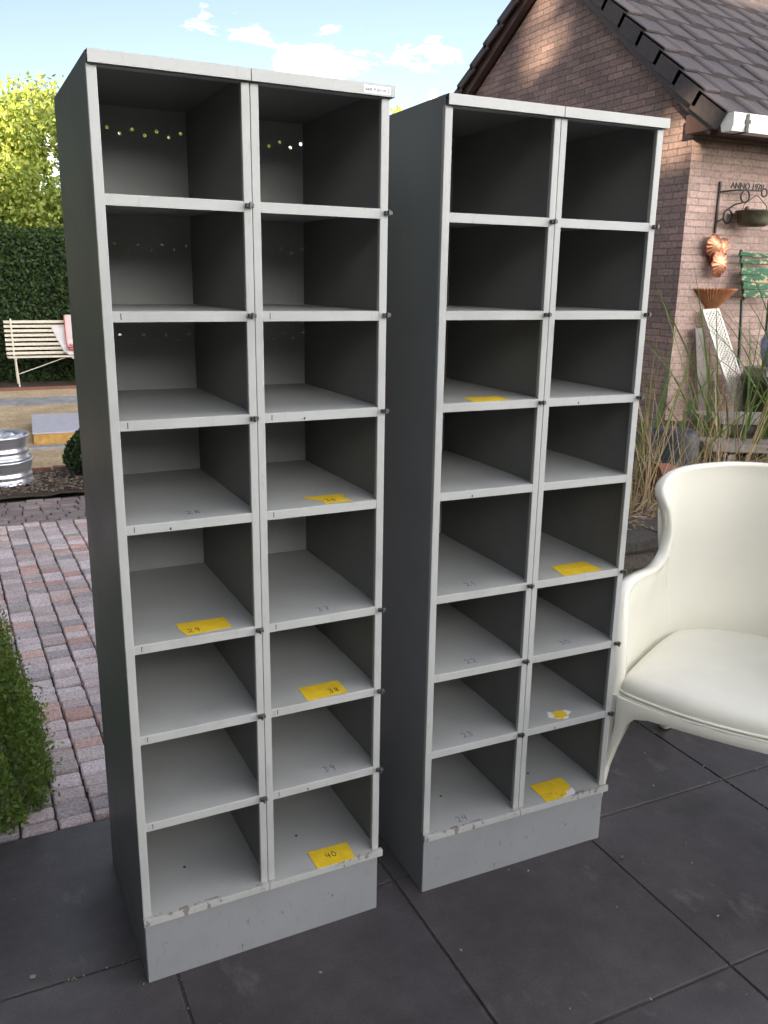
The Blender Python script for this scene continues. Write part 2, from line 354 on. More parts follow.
def hedge_block(name, label, x0, x1, y0, y1, h, n, leaf, mat, rnd=.08, jit=.03, cat='hedge', inset=.07, taper=0., faces=('front','left','right','back','top')):
    t = thing(name, label, cat, ((x0+x1)/2, (y0+y1)/2, 0))
    w, d = (x1-x0)/2, (y1-y0)/2
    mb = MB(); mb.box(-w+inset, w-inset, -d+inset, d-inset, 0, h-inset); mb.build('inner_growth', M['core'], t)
    areas = {'front': 2*w*h, 'back': 2*w*h, 'left': 2*d*h, 'right': 2*d*h, 'top': 4*w*d}; tot = sum(areas[f] for f in faces)
    P = []; N = []
    for f in faces:
        k = int(n*areas[f]/tot); a = rng.uniform(-1,1,k); b = rng.uniform(0,1,k); o = np.ones(k)
        if f == 'front': p = np.stack([a*w, -d*o, b*h], 1); nn = (0,-1,0)
        elif f == 'back': p = np.stack([a*w, d*o, b*h], 1); nn = (0,1,0)
        elif f == 'left': p = np.stack([-w*o, a*d, b*h], 1); nn = (-1,0,0)
        elif f == 'right': p = np.stack([w*o, a*d, b*h], 1); nn = (1,0,0)
        else: p = np.stack([a*w, (b*2-1)*d, h*o], 1); nn = (0,0,1)
        P.append(p); N.append(np.tile(nn, (k,1)))
    P = np.concatenate(P); N = np.concatenate(N).astype(float)
    lim = np.array([w, d]) - rnd
    q = P.copy(); q[:,0] = np.clip(q[:,0], -lim[0], lim[0]); q[:,1] = np.clip(q[:,1], -lim[1], lim[1]); q[:,2] = np.minimum(q[:,2], h-rnd)
    dv = P - q; L = np.linalg.norm(dv, axis=1)[:,None]; P = np.where(L > 1e-6, q + dv/np.maximum(L,1e-6)*np.minimum(L, rnd), P)
    lump = np.array([noise.noise(Vector(p)*3.1 + Vector((x0,y0,0)))*.6 + noise.noise(Vector(p)*9)*.4 for p in P[:, :]])[:,None]
    P = P + N*(rng.normal(size=(len(P),1))*jit - jit*.4 + lump*jit*2.2); P[:,2] = np.maximum(P[:,2], .01)
    P[:,0] -= taper*P[:,2]/h*(P[:,0] > -w*.5)
    leaves_mesh('foliage', P, leaf, mat, t, flat=N)
    return t

# ------------------------------------------------------------------ the ground and paths
b = MB(); b.add([(-300,-300,-.16),(300,-300,-.16),(300,300,-.16),(-300,300,-.16)], [(0,1,2,3)])
kind(b.build('ground', M['grass_ground']), 'structure')
b = MB()
U0, V0, PT = .290, 1.165, .595
for i in range(-9, 11):
    for j in range(-10, 2):
        x0 = U0 + i*PT; y0 = V0 + j*PT; g = .0032; dz = rng.uniform(-.0012, .0012)
        b.box(x0+g, x0+PT-g, y0+g, y0+PT-g, -.05, dz)
o = bevel(b.build('patio', M['slab']), .0025, 2); kind(o, 'structure')
b = MB(); b.box(U0-9*PT, U0+11*PT, V0-10*PT, V0+2*PT-.004, -.10, -.0035); kind(b.build('patio_bed', M['joint']), 'structure')

def stones(name, mat, x0, x1, y0, y1, sx, sy, gap, jit, top=0., skew=0., run=True, round_=.012, seed=3, swap=False):
    rs = np.random.default_rng(seed); b = MB()
    nx = int((x1-x0)/sx); 
    for i in range(nx):
        off = rs.uniform(-.5,.5)*sy; y = y0 + off; cx = x0 + (i+.5)*sx
        while y < y1:
            L = sy*rs.uniform(.82, 1.18) if jit else sy
            a, c = max(y, y0), min(y+L, y1)
            if c - a > .02:
                hw = sx/2 - gap/2 - (rs.uniform(0, jit)); zt = top + rs.uniform(-1,1)*.006*bool(jit)
                r_ = round_
                xs = (-hw, -hw+r_, hw-r_, hw); ya, yb = a+gap/2+rs.uniform(0,jit), c-gap/2-rs.uniform(0,jit)
                ys = (ya, ya+r_, yb-r_, yb)
                dome = .003 if jit else 0
                P = []
                for iy, yy in enumerate(ys):
                    for ix, xx in enumerate(xs):
                        edge = ix in (0,3) or iy in (0,3); corner = ix in (0,3) and iy in (0,3)
                        z = zt - (r_*.75 if edge else 0) + (0 if edge else dome) + rs.uniform(-1,1)*.0015*bool(jit)
                        f = .86 if corner else 1
                        jx, jy = rs.uniform(-1,1,2)*jit*.5
                        P.append((cx + xx*f + jx + skew*((ya+yb)/2-y0), (ya+yb)/2 + (yy-(ya+yb)/2)*f + jy, z))
                n0 = len(P); P += [(p[0], p[1], top-.07) for p in P]
                F = [(r*4+k, r*4+k+1, r*4+k+5, r*4+k+4) for r in range(3) for k in range(3)]
                ring = [0,1,2,3,7,11,15,14,13,12,8,4]
                F += [(ring[k], ring[k]+n0, ring[(k+1)%12]+n0, ring[(k+1)%12]) for k in range(12)]
                if swap: P = [(q[1], q[0], q[2]) for q in P]; F = [f[::-1] for f in F]
                b.add(P, F, 0, False)
            y += L
    return kind(b.build(name, mat), 'structure')
stones('cobble_path', M['cobble'], -1.21, 1.9, 2.362, 5.80, 0.1005, .074, .0042, .0022, top=.0, skew=-.03, round_=.0045)
stones('brick_path', M['clinker'], 5.79, 6.52, -6, 6, .0815, .115, .006, .0012, swap=True, top=.0, round_=.005, seed=9)
b = MB(); b.box(-6, 6, 2.356, 6.53, -.14, -.018); kind(b.build('path_bed', M['soil']), 'structure')

def sheet(name, mat, x0, x1, y0, y1, z, n=60, amp=.0, ny=None):
    ny = ny or max(2, int(n*(y1-y0)/(x1-x0))); b = MB()
    rows = [[(x0+(x1-x0)*i/n, y0+(y1-y0)*j/ny, z + amp*(noise.noise(Vector((x0+(x1-x0)*i/n, y0+(y1-y0)*j/ny, 0))*2.3) + .5*noise.noise(Vector((x0+(x1-x0)*i/n, y0+(y1-y0)*j/ny, 5))*7))) for i in range(n+1)] for j in range(ny+1)]
    b.grid(rows); return kind(b.build(name, mat), 'structure')
sheet('soil_bed', M['soil'], -6, 6, 6.535, 7.36, .0, 120, .03, 12)
stones('brick_edging', M['redbrick'], -6, 6, 7.36, 7.45, .21, .2, .008, .003, top=.03, round_=.006, seed=5)
sheet('gravel_path', M['gravel'], -6, 7, 7.45, 13.0, .0, 60, .006)
b = MB(); b.box(-6, 7, 8.36, 8.46, -.1, .028); kind(bevel(b.build('kerb', M['kerb']), .008), 'structure')
b = MB(); b.box(-6, 7, 11.42, 12.05, -.1, .02); kind(bevel(b.build('kerb_slabs', M['kerb']), .008), 'structure')
b = MB(); b.box(-6, 7, 13.0, 13.10, -.1, .035); kind(b.build('red_edging', M['redbrick']), 'structure')
sheet('hedge_soil', M['soil'], -6, 7, 13.1, 15.4, .0, 60, .03, 12)
b = MB()
for k in range(170):
    x, y = rng.uniform(-1.2, 2.6), rng.uniform(.9, 2.33); a = rng.uniform(0, 6.28); q = rng.uniform(.0008, .0028)
    if k % 9 == 0: q *= 2.2
    b.obox((x, y, .0022+q*.3), (q*math.cos(a), q*math.sin(a), 0), (-q*.6*math.sin(a), q*.6*math.cos(a), 0), (0,0,q*.4))
for k in range(900):      # sand and crumbs along the slab joints
    i_ = rng.integers(-3, 5); w_ = rng.normal()*.004; q = rng.uniform(.0006, .002)
    if k % 2: x, y = U0+i_*PT+w_, rng.uniform(.9, 2.33)
    else: x, y = rng.uniform(-1.2, 2.6), V0+rng.integers(0, 3)*PT+w_
    if noise.noise(Vector((x*3, y*3, 4))) < .05: continue
    b.obox((x, y, .0018), (q,0,0), (0,q,0), (0,0,q*.5))
kind(b.build('grit', M['grit']), 'stuff')
# bark chips on the soil
b = MB()
for k in range(2200):
    x, y = rng.uniform(-1.5, 1.6), rng.uniform(6.58, 7.33)
    a = rng.uniform(0, 6.28); s = rng.uniform(.005, .018)
    b.obox((x, y, .022+rng.uniform(-.005,.02)), (s*math.cos(a), s*math.sin(a), rng.uniform(-.3,.3)*s), (-s*.4*math.sin(a), s*.4*math.cos(a), 0), (0,0,.003))
kind(b.build('bark_chips', M['chips']), 'stuff')

# ------------------------------------------------------------------ raised bed with its retaining wall (right)
t = thing('retaining_wall', 'low dark old brick wall with bluestone coping behind the cream armchair', 'wall', (0,0,0))
b = MB(); b.box(1.98, 8.0, 2.50, 2.70, -.1, .545); b.build('brickwork', M['rwall'], t)
b = MB(); x = 1.95
while x < 8:
    L = rng.uniform(.35, .6); b.box(x+.004, x+L-.004, 2.455+rng.uniform(-.01,.01), 2.74, .548, .60+rng.uniform(-.008,.008)); x += L
bevel(b.build('coping', M['coping'], t), .008)
def bed_z(v): return .565 - .10*max(0, min(1, (v-2.8)/2.4))
b = MB()
rows = [[(2.0+6*i/60, 2.7+2.66*j/26, bed_z(2.7+2.66*j/26) + .035*noise.noise(Vector((i*.4, j*.4, 2)))+.02*noise.noise(Vector((i*1.4,j*1.4,3)))) for i in range(61)] for j in range(27)]
b.grid(rows); kind(b.build('raised_bed_soil', M['soil']), 'structure')
b = MB(); b.box(1.98, 2.05, 2.70, 5.33, -.1, .52); b.build('return_wall', M['rwall'], t)

# ------------------------------------------------------------------ brick house (right)
HX, HY = 5.074, 5.335
EZ = 2.80; TR = math.tan(R(36)); APY = 7.20; APZ = EZ + (APY-HY+.0)*.79; LS = .60; LY = 10.4
house = thing('brick_house', 'brick house with steep dark tiled roof, brown verge boards and white gutter', 'house', (0,0,0))
b = MB()
zl = APZ - (LY-APY)*LS
b.add([(HX,HY,-.2),(HX,LY,-.2),(HX,LY,zl),(HX,APY,APZ),(HX,HY,EZ)], [(0,4,3,2,1)])
b.build('gable_wall', M['gable'], house)
b = MB(); b.add([(HX,HY,-.2),(HX+10,HY,-.2),(HX+10,HY,EZ),(HX,HY,EZ)], [(0,1,2,3)]); b.build('garden_wall', M['wallb'], house)
b = MB(); b.add([(HX,LY,-.2),(HX+10,LY,-.2),(HX+10,LY,zl),(HX,LY,zl)], [(3,2,1,0)]); b.add([(HX+10,HY,-.2),(HX+10,LY,-.2),(HX+10,LY,zl),(HX+10,APY,APZ),(HX+10,HY,EZ)], [(0,1,2,3,4)]); b.build('rear_wall', M['wallb'], house)
# roof slope towards the camera: rows of concrete tiles, each with a raised roll and an overlapping lower edge
SL = .79; cs = 1/math.sqrt(1+SL*SL); sn = SL*cs
EY, EZ0 = HY-.36, EZ+.03-.30*SL+.12      # eaves point
along = Vector((1,0,0)); upv = Vector((0,cs,sn)); nor = Vector((0,-sn,cs))
RU0 = HX-.11
b = MB(); TW, TL = .262, .29; nr = int(((APY-EY)/cs)/TL)+1
prof = [(0,.004),(.015,.016),(.04,.022),(.08,.020),(.12,.012),(.19,.006),(.25,.004),(.264,.004)]
for r in range(nr):
    for c in range(38):
        x0 = RU0 + .02 + c*TW + (TW/2 if r % 2 else 0); s0 = r*TL
        o0 = Vector((x0, EY, EZ0)); rows = []
        jz = rng.uniform(-.003,.003)
        for s, lift in ((s0-.03, .018), (s0-.028, .034), (s0+TL, .008)):
            rows.append([o0 + along*px + upv*s + nor*(pz + lift + jz - (.034 if lift == .018 else 0)) for px, pz in prof])
        b.grid(rows, 0, False)
top = (APY-EY)/cs
b2 = MB()
b2.add([Vector((RU0+.05,EY,EZ0)), Vector((HX+10,EY,EZ0)), Vector((HX+10,EY,EZ0))+upv*top, Vector((RU0+.05,EY,EZ0))+upv*top], [(0,1,2,3)])
apex = Vector((0,EY,EZ0)) + upv*top
b2.add([(RU0+.05,apex.y,apex.z),(HX+10,apex.y,apex.z),(HX+10,LY+.3,apex.z-(LY+.3-apex.y)*LS),(RU0+.05,LY+.3,apex.z-(LY+.3-apex.y)*LS)], [(0,1,2,3)])
b2.build('roof_underlay', M['brown'], house)
b.build('roof_tiles', M['tile'], house)
# rear slope tiles (seen edge-on), verge tiles on both slopes
b = MB(); lu = Vector((0, -1/math.sqrt(1+LS*LS), LS/math.sqrt(1+LS*LS))); ln = Vector((0, lu.z, -lu.y)); L0 = Vector((0, LY+.3, apex.z-(LY+.3-apex.y)*LS)); Ll = (L0-apex).length
for r in range(int(Ll/TL)+1):
    s = r*TL; p = L0 + lu*(s+TL/2) + Vector((RU0+.05+5.0, 0, 0)) - ln*.018
    b.obox(p, Vector((5.0,0,0)), lu*(TL/2+.02)+ln*-.008, ln*.012)
b.build('rear_roof_tiles', M['tile'], house)
b = MB()
for r in range(nr):
    p = Vector((RU0, EY, EZ0)) + upv*(r*TL + TL/2-.02)
    tilt = upv*(TL/2+.028) - nor*.016
    b.obox(p + nor*.035 + Vector((.055,0,0)), Vector((.075,0,0)), tilt, nor*.014)
    b.obox(p + Vector((-.008,0,0)) - nor*.025, Vector((.012,0,0)), tilt, nor*.075)
for r in range(int(Ll/TL)+1):
    p = L0 + lu*(r*TL+TL/2) + Vector((RU0,0,0)); tilt = lu*(TL/2+.028) - ln*.016
    b.obox(p - ln*.012 + Vector((.055,0,0)), Vector((.075,0,0)), tilt, ln*.014)
    b.obox(p + Vector((-.008,0,0)) - ln*.045, Vector((.012,0,0)), tilt, ln*.035)
bevel(b.build('verge_tiles', M['tile'], house), .008)
b = MB()
p0 = Vector((HX-.045, EY+.04, EZ0)); b.obox(p0 + upv*(top/2) - nor*.075, Vector((.035,0,0)), upv*(top/2), nor*.060)
p0 = Vector((HX-.045, 0, 0)) + (L0+apex)/2; b.obox(p0 - ln*.085, Vector((.035,0,0)), lu*(Ll/2), ln*.07)
b.build('verge_board', M['brown'], house)
b = MB(); b.box(HX-.09, HX+9.9, HY-.30, HY-.003, EZ-.16, EZ-.03); b.build('eaves_box', M['brown'], house)
b = MB(); gz = EZ-.185; gy = EY-.075
pr = [(-.055,.075),(-.06,.0),(-.045,-.045),(.045,-.045),(.06,.0),(.06,.075)]
rows = [[(x, gy+py, gz+.03+pz) for py, pz in pr] for x in (HX-.11, HX+9.9)]
b.grid(rows, 0, False); b.add([rows[0][k] for k in range(6)], [(0,1,2,3,4,5)])
g_ = b.build('gutter', M['gutter'], house)
m_ = g_.modifiers.new('thick','SOLIDIFY'); m_.thickness = .004
b = None
for k in range(8):
    b = MB(); x = HX+.0+k*.56
    b.box(x, x+.028, gy-.066, gy-.0615, gz-.02, gz+.10); b.box(x, x+.028, gy-.066, gy+.07, gz-.022, gz-.0175); b.box(x-.012, x+.04, gy-.069, gy-.0665, gz+.035, gz+.062)
    b.build('gutter_bracket', M['iron'], g_)

# ------------------------------------------------------------------ neighbour's roof and chimney far behind
nb = thing('neighbour_house', 'thin pinkish chimney pipe rising above the far garden, behind right cabinet', 'house', (12.2, 22, 0))
b = MB(); b.add([(-3,-3,0),(3,-3,0),(3,3,0),(-3,3,0),(-3,-3,2.6),(3,-3,2.6),(3,3,2.6),(-3,3,2.6)], [(3,2,1,0),(0,1,5,4),(1,2,6,5),(2,3,7,6),(3,0,4,7)]); b.build('wall', M['wallb'], nb)
b = MB(); b.add([(-3.3,-3.3,2.5),(3.3,-3.3,2.5),(3.3,3.3,2.5),(-3.3,3.3,2.5),(-3.3,0,4.2),(3.3,0,4.2)], [(0,1,5,4),(2,3,4,5),(1,2,5),(3,0,4),(3,2,1,0)]); rf = b.build('roof', M['tile'], nb)
b = MB(); b.lathe([(.10,3.8),(.10,6.15),(.13,6.16),(.13,6.3),(.11,6.36),(.08,6.46),(0,6.5)], (-.45,.0,0), 12); b.build('chimney', plain('pink_pipe', (.55,.40,.36), .7), rf)

# ------------------------------------------------------------------ hedge, trees
hedge_block('tall_hedge', 'tall clipped dark green hedge behind the slatted bench', -1.2, 6.8, 14.15, 15.3, 2.16, 70000, .032, M['hedge'], rnd=.1, jit=.05, faces=('front','left','right','top'))
tg = 'trees beyond the hedge'
tree('leafy_tree', 'sunlit yellow green tree above the hedge, at the left edge', .1, 17.6, 4.75, 2.1, M['tree'], .05, 42000, .8, 11, group=tg, clumps=95, spread=.33)
tree('leafy_tree', 'sunlit yellow green tree beside the left cabinet, above the bench', 2.4, 17.9, 5.0, 1.9, M['tree'], .05, 36000, .8, 12, group=tg, clumps=90, spread=.33)
tree('leafy_tree', 'yellow green tree hidden behind the left cabinet', 5.2, 19, 4.6, 1.9, M['tree2'], .08, 9000, .8, 13, group=tg, clumps=60)
tree('leafy_tree', 'treetop peeping out between the tops of the two cabinets', 8.7, 19.3, 4.9, 1.4, M['tree2'], .10, 7000, .8, 14, group=tg, clumps=50)
tree('leafy_tree', 'tall pale tree far behind the hedge at the left edge', -1.6, 20.5, 5.6, 2.4, M['tree2'], .06, 26000, .8, 15, group=tg, clumps=80)
# the row of garden trees behind the camera that shades the patio from the low sun; gaps let a few sunbeams through to the gable
gaps = [((5.07,7.35,3.62), .24), ((5.07,7.22,3.80), .16), ((5.07,5.55,2.62), .26), ((5.07,5.62,2.35), .16), ((5.07,7.15,4.3), .34), ((6.9,6.8,4.15), .3), ((7.6,6.9,4.2), .35), ((6.2,6.9,4.3), .25)]
for k, (pp, hh) in enumerate([(-19, 10.2), (-14.5, 10.0), (-10, 9.9), (-5.5, 10.6), (-1.5, 12.0), (2.5, 12.2), (6.5, 11.8), (11, 10.8)]):
    x, y = -26*.6 + pp*.8, -26*.8 - pp*.6
    tree('garden_tree', 'tree behind the photographer', x, y, hh, 3.4, M['tree2'], .30, 9000, 1.5, 30+k, group='trees behind the photographer', clumps=90, spread=.7, cut=gaps)

hedge_block('box_hedge', 'low rounded boxwood bush beside the cobble path, at the left edge', -.70, .085, 2.39, 3.1, .66, 62000, .0088, M['box'], rnd=.22, jit=.022, inset=.16, taper=.13, faces=('front','right','top','left','back'))
tree('unseen_conifer', 'added tall dark tree left of the garden path, out of view', -2.9, 7.1, 9.0, 1.7, M['fir'], .16, 16000, .6, 77, clumps=90, spread=.5)  # added unseen tree that darkens the left cabinet's outer side
t = thing('conifer', 'added dark columnar conifer left of the gravel path, out of view', 'tree', (-.95, 10.0, 0))  # added unseen, so that the cabinet side reflects something dark
q = rng.normal(size=(9000,3)); q /= np.linalg.norm(q, axis=1)[:,None]; hz = rng.uniform(0,1,9000)**1.2; rr = .75*(1-hz)**.5*rng.uniform(.75,1,9000); an = rng.uniform(0,6.28,9000)
leaves_mesh('crown', np.stack([rr*np.cos(an), rr*np.sin(an), .1+hz*6.2], 1), .09, M['fir'], t)
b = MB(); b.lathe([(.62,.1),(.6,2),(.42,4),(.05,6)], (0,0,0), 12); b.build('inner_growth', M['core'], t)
hedge_block('tall_hedge', 'added clipped hedge behind the photographer, out of view', -4.2, 8, -5.4, -4.4, 2.7, 16000, .07, M['hedge'], rnd=.15, jit=.06, faces=('back','top'))  # added unseen hedge; keeps low sky light off the lower cabinet fronts
hedge_block('tall_hedge', 'added high dense hedge left of the garden, out of view', -5.2, -4.6, -5, 5.5, 8.0, 30000, .12, M['hedge'], rnd=.2, jit=.08)  # added unseen hedge; darkens the faces turned to the left
t = thing('ball_shrub', 'small dark green conical shrub on the soil beside the left cabinet', 'shrub', (.80, 7.08, 0))
q = rng.normal(size=(6000,3)); q /= np.linalg.norm(q, axis=1)[:,None]; q *= rng.uniform(.75,1,(6000,1)); rr = .27*np.sqrt(np.clip(1.05-(q[:,2]*.5+.5),.05,1))
P = np.stack([q[:,0]*rr*1.05, q[:,1]*rr*1.05, .02+(q[:,2]*.5+.5)*.42], 1); leaves_mesh('foliage', P, .02, M['fir'], t)
b = MB(); b.tube([(0,0,-.02),(0,0,.3)], [.02,.01], 6); b.build('stem', M['bark'], t)

# ------------------------------------------------------------------ slatted bench with cushions
bn = thing('garden_bench', 'cream slatted garden bench in front of the dark hedge', 'bench', (.50, 13.45, 0))
LB = 1.75
bk = lambda s: Vector((0, .42 + .14*s, .40 + .52*s))
for k in range(8):
    p = bk(.08 + k*.122); b = MB(); b.box(-.03, LB, p.y-.010, p.y+.010, p.z-.020, p.z+.020); bevel(b.build('back_slat', M['bench'], bn), .004)
for k in range(6):
    b = MB(); y = .02 + k*.072; b.box(-.03, LB, y-.027, y+.027, .405-.004*k, .425-.004*k); bevel(b.build('seat_slat', M['bench'], bn), .004)
for x in (.07, .85, LB-.1):
    b = MB(); b.bar((x,.405,.38), (x,.55,.93), .045, .02, upv=(1,0,0)); b.bar((x,-.01,.392), (x,.43,.375), .03, .022); b.build('frame', M['bench'], bn)
for x in (.07, LB-.1):
    for y0, y1 in ((.03,-.03), (.40,.46)):
        b = MB(); b.bar((x,y0,.39), (x+.02,y1,0), .05, .02, upv=(1,0,0)); b.build('leg', M['bench'], bn)
b = MB(); b.tube([(.09,.0,.18),(.75,.06,.40)], .007, 6); b.build('brace', M['bench'], bn)
def cushion(name, label, mat, rim, loc, pts, w, th):
    t = thing(name, label, 'cushion', loc)
    c = cat_rom(pts, 5); b = MB(); rows = []
    for i, p in enumerate(c):
        d = (c[min(i+1,len(c)-1)] - c[max(i-1,0)]).normalized(); nn = Vector((0,-d.z,d.y))
        rows.append([p + Vector((x,0,0)) + nn*z for x, z in ((0,-th*.5),(.02,-th),(w-.02,-th),(w,-th*.5),(w,th*.5),(w-.02,th),(.02,th),(0,th*.5))])
    b.grid(rows, 0, True, True); b.add(rows[0], [tuple(range(8))[::-1]]); b.add(rows[-1], [tuple(range(8))]); b.build('pad', mat, t)
    if rim:
        b = MB()
        for x in (.0, w): b.tube([p + Vector((x,0,0)) for p in c], .014, 6)
        for k in range(3): b.tube([c[0]+Vector((0,-.0,0))+Vector((0,-.012,-.012+.03*k)), c[0]+Vector((w,0,0))+Vector((0,-.012,-.012+.03*k))], .010, 6)
        b.build('piping', rim, t)
    return t
cushion('white_cushion', 'plain white seat cushion leaning on the bench, under the red edged one', M['white_cloth'], None, (1.12,13.50,0), [(.16,.02,.46),(.14,.25,.47),(.1,.38,.55),(0,.45,.80)], .75, .025)
cushion('edged_cushion', 'pale pink cushion with red piping standing on the bench', M['pink_cloth'], M['red_cloth'], (1.30,13.42,0), [(0,.05,.53),(0,.22,.545),(0,.33,.62),(0,.40,.99)], .6, .028)

# ------------------------------------------------------------------ stacked wheel rims, low wooden platform
for k, (lab, z, dx) in enumerate((('silver alloy wheel rim lying on the soil, under another', 0.010, .006), ('silver alloy wheel rim lying on top of another', .198, -.006))):
    t = thing('wheel_rim', lab, 'wheel rim', (.115+dx, 7.08, z), .4*k, 'wheel rims stacked on the soil'); t.scale = (1,1,.86)
    b = MB(); R0 = .235
    b.lathe([(R0-.03,.012),(R0,.0),(R0+.004,.008),(R0+.002,.02),(R0-.006,.03),(R0-.012,.05),(R0-.013,.068),(R0-.008,.074),(R0-.014,.088),(R0-.02,.10),(R0-.02,.125),(R0-.012,.138),(R0-.012,.155),(R0-.007,.165),(R0-.006,.188),(R0+.002,.196),(R0+.004,.208),(R0,.216),(R0-.018,.212),(R0-.03,.195),(R0-.045,.16),(R0-.048,.06),(R0-.03,.012)], (0,0,0), 56); b.build('barrel', M['alloy'], t)
    for j in range(10):
        a = j*math.pi/5; u = Vector((math.cos(a), math.sin(a), 0)); w_ = Vector((-math.sin(a), math.cos(a), 0)); b = MB()
        b.add([u*.04-w_*.016+Vector((0,0,.165)), u*.04+w_*.016+Vector((0,0,.165)), u*.20+w_*.026+Vector((0,0,.195)), u*.20-w_*.026+Vector((0,0,.195)), u*.04-w_*.016+Vector((0,0,.12)), u*.04+w_*.016+Vector((0,0,.12)), u*.20+w_*.026+Vector((0,0,.15)), u*.20-w_*.026+Vector((0,0,.15))], [(0,1,2,3),(7,6,5,4),(0,4,5,1),(1,5,6,2),(2,6,7,3),(3,7,4,0)])
        bevel(b.build('spoke', M['alloy'], t), .006)
    b = MB(); b.lathe([(.0,.185),(.03,.184),(.05,.178),(.062,.165),(.062,.11)], (0,0,0), 24); b.build('hub', M['alloy'], t)
t = thing('wooden_platform', 'low platform with pale lilac top and yellow wood edge on gravel', 'platform', (.45,8.68,0), R(-3.5))
b = MB(); b.box(0, 1.4, 0, 1.2, .098, .112); bevel(b.build('top_sheet', M['lilac_top'], t), .003)
b = MB(); b.box(.01, 1.39, .01, .04, .0, .096); b.box(.01, .04, .04, 1.19, .0, .096); b.box(1.36, 1.39, .04, 1.19, .0, .096); b.box(.04, 1.36, 1.16, 1.19, .0, .096); b.box(.17, .20, .002, .009, .0, .096); b.build('frame', M['yellow_wood'], t)

# ------------------------------------------------------------------ steel pigeonhole cabinets
CW, CD, CH = .5762, .4743, 1.92
SH = [1.6905, 1.4865, 1.2835, 1.0771, .8231, .6174, .408, .1762]
PW, LIP = .0167, .0132
DIG = {'0': [[(.5,1),(.15,.75),(.1,.3),(.45,0),(.85,.25),(.9,.7),(.5,1)]], '1': [[(.3,.75),(.6,1),(.5,0)]], '2': [[(.05,.75),(.4,1),(.8,.8),(.6,.4),(.05,.05),(.4,.1),(.9,0)]],
       '3': [[(.1,.9),(.5,1),(.8,.8),(.4,.55),(.85,.35),(.5,0),(.05,.1)]], '4': [[(.25,1),(.05,.45),(.85,.5)],[(.8,.95),(.65,0)]], '6': [[(.7,1),(.2,.6),(.15,.15),(.5,0),(.8,.25),(.5,.5),(.2,.3)]],
       '7': [[(.05,.95),(.85,1),(.35,0)],[(.25,.5),(.75,.55)]], '8': [[(.5,.5),(.15,.8),(.5,1),(.8,.8),(.5,.5),(.1,.2),(.5,0),(.85,.25),(.5,.5)]], '9': [[(.8,.75),(.45,.5),(.15,.75),(.5,1),(.8,.8),(.65,0)]],
       '.': [[(.4,.45),(.6,.55)]], ',': [[(.3,.2),(.65,.35)]]}
def write(b, txt, x, y, z, w, h, th=.0016, rot=0., mi=0):
    c, s = math.cos(rot), math.sin(rot)
    for k, ch in enumerate(txt):
        for st in DIG[ch]:
            P = [(x + ((k*1.25+px)*w)*c - py*h*s, y + ((k*1.25+px)*w)*s + py*h*c) for px, py in st]
            for (ax, ay), (bx, by) in zip(P, P[1:]):
                d = Vector((bx-ax, by-ay, 0)); 
                if d.length < 1e-6: continue
                e = d.normalized()*(d.length/2 + th*.3); nn = Vector((-d.y, d.x, 0)).normalized()*th/2
                b.obox(((ax+bx)/2, (ay+by)/2, z), e, nn, (0,0,.0001), mi)
def panel_holes(mk, x0, x1, z0, z1, holes, r=.0042):
    """a sheet in (a,z) with round holes punched through it; mk(a, z) gives the 3-D point"""
    bm = bmesh.new(); ed = []
    def loop(P):
        V = [bm.verts.new((a, z, 0)) for a, z in P]; ed.extend(bm.edges.new((V[i], V[(i+1) % len(V)])) for i in range(len(V)))
    loop([(x0,z0),(x1,z0),(x1,z1),(x0,z1)])
    for a, z in holes: loop([(a + r*math.cos(t), z + r*math.sin(t)) for t in [math.pi/4*k for k in range(8)]])
    bmesh.ops.triangle_fill(bm, edges=ed, use_beauty=True)
    bmesh.ops.recalc_face_normals(bm, faces=bm.faces)
    out = ([mk(v.co.x, v.co.y) for v in bm.verts], [tuple(v.index for v in f.verts) for f in bm.faces] if not bm.verts.index_update() else None)
    bm.free(); return out
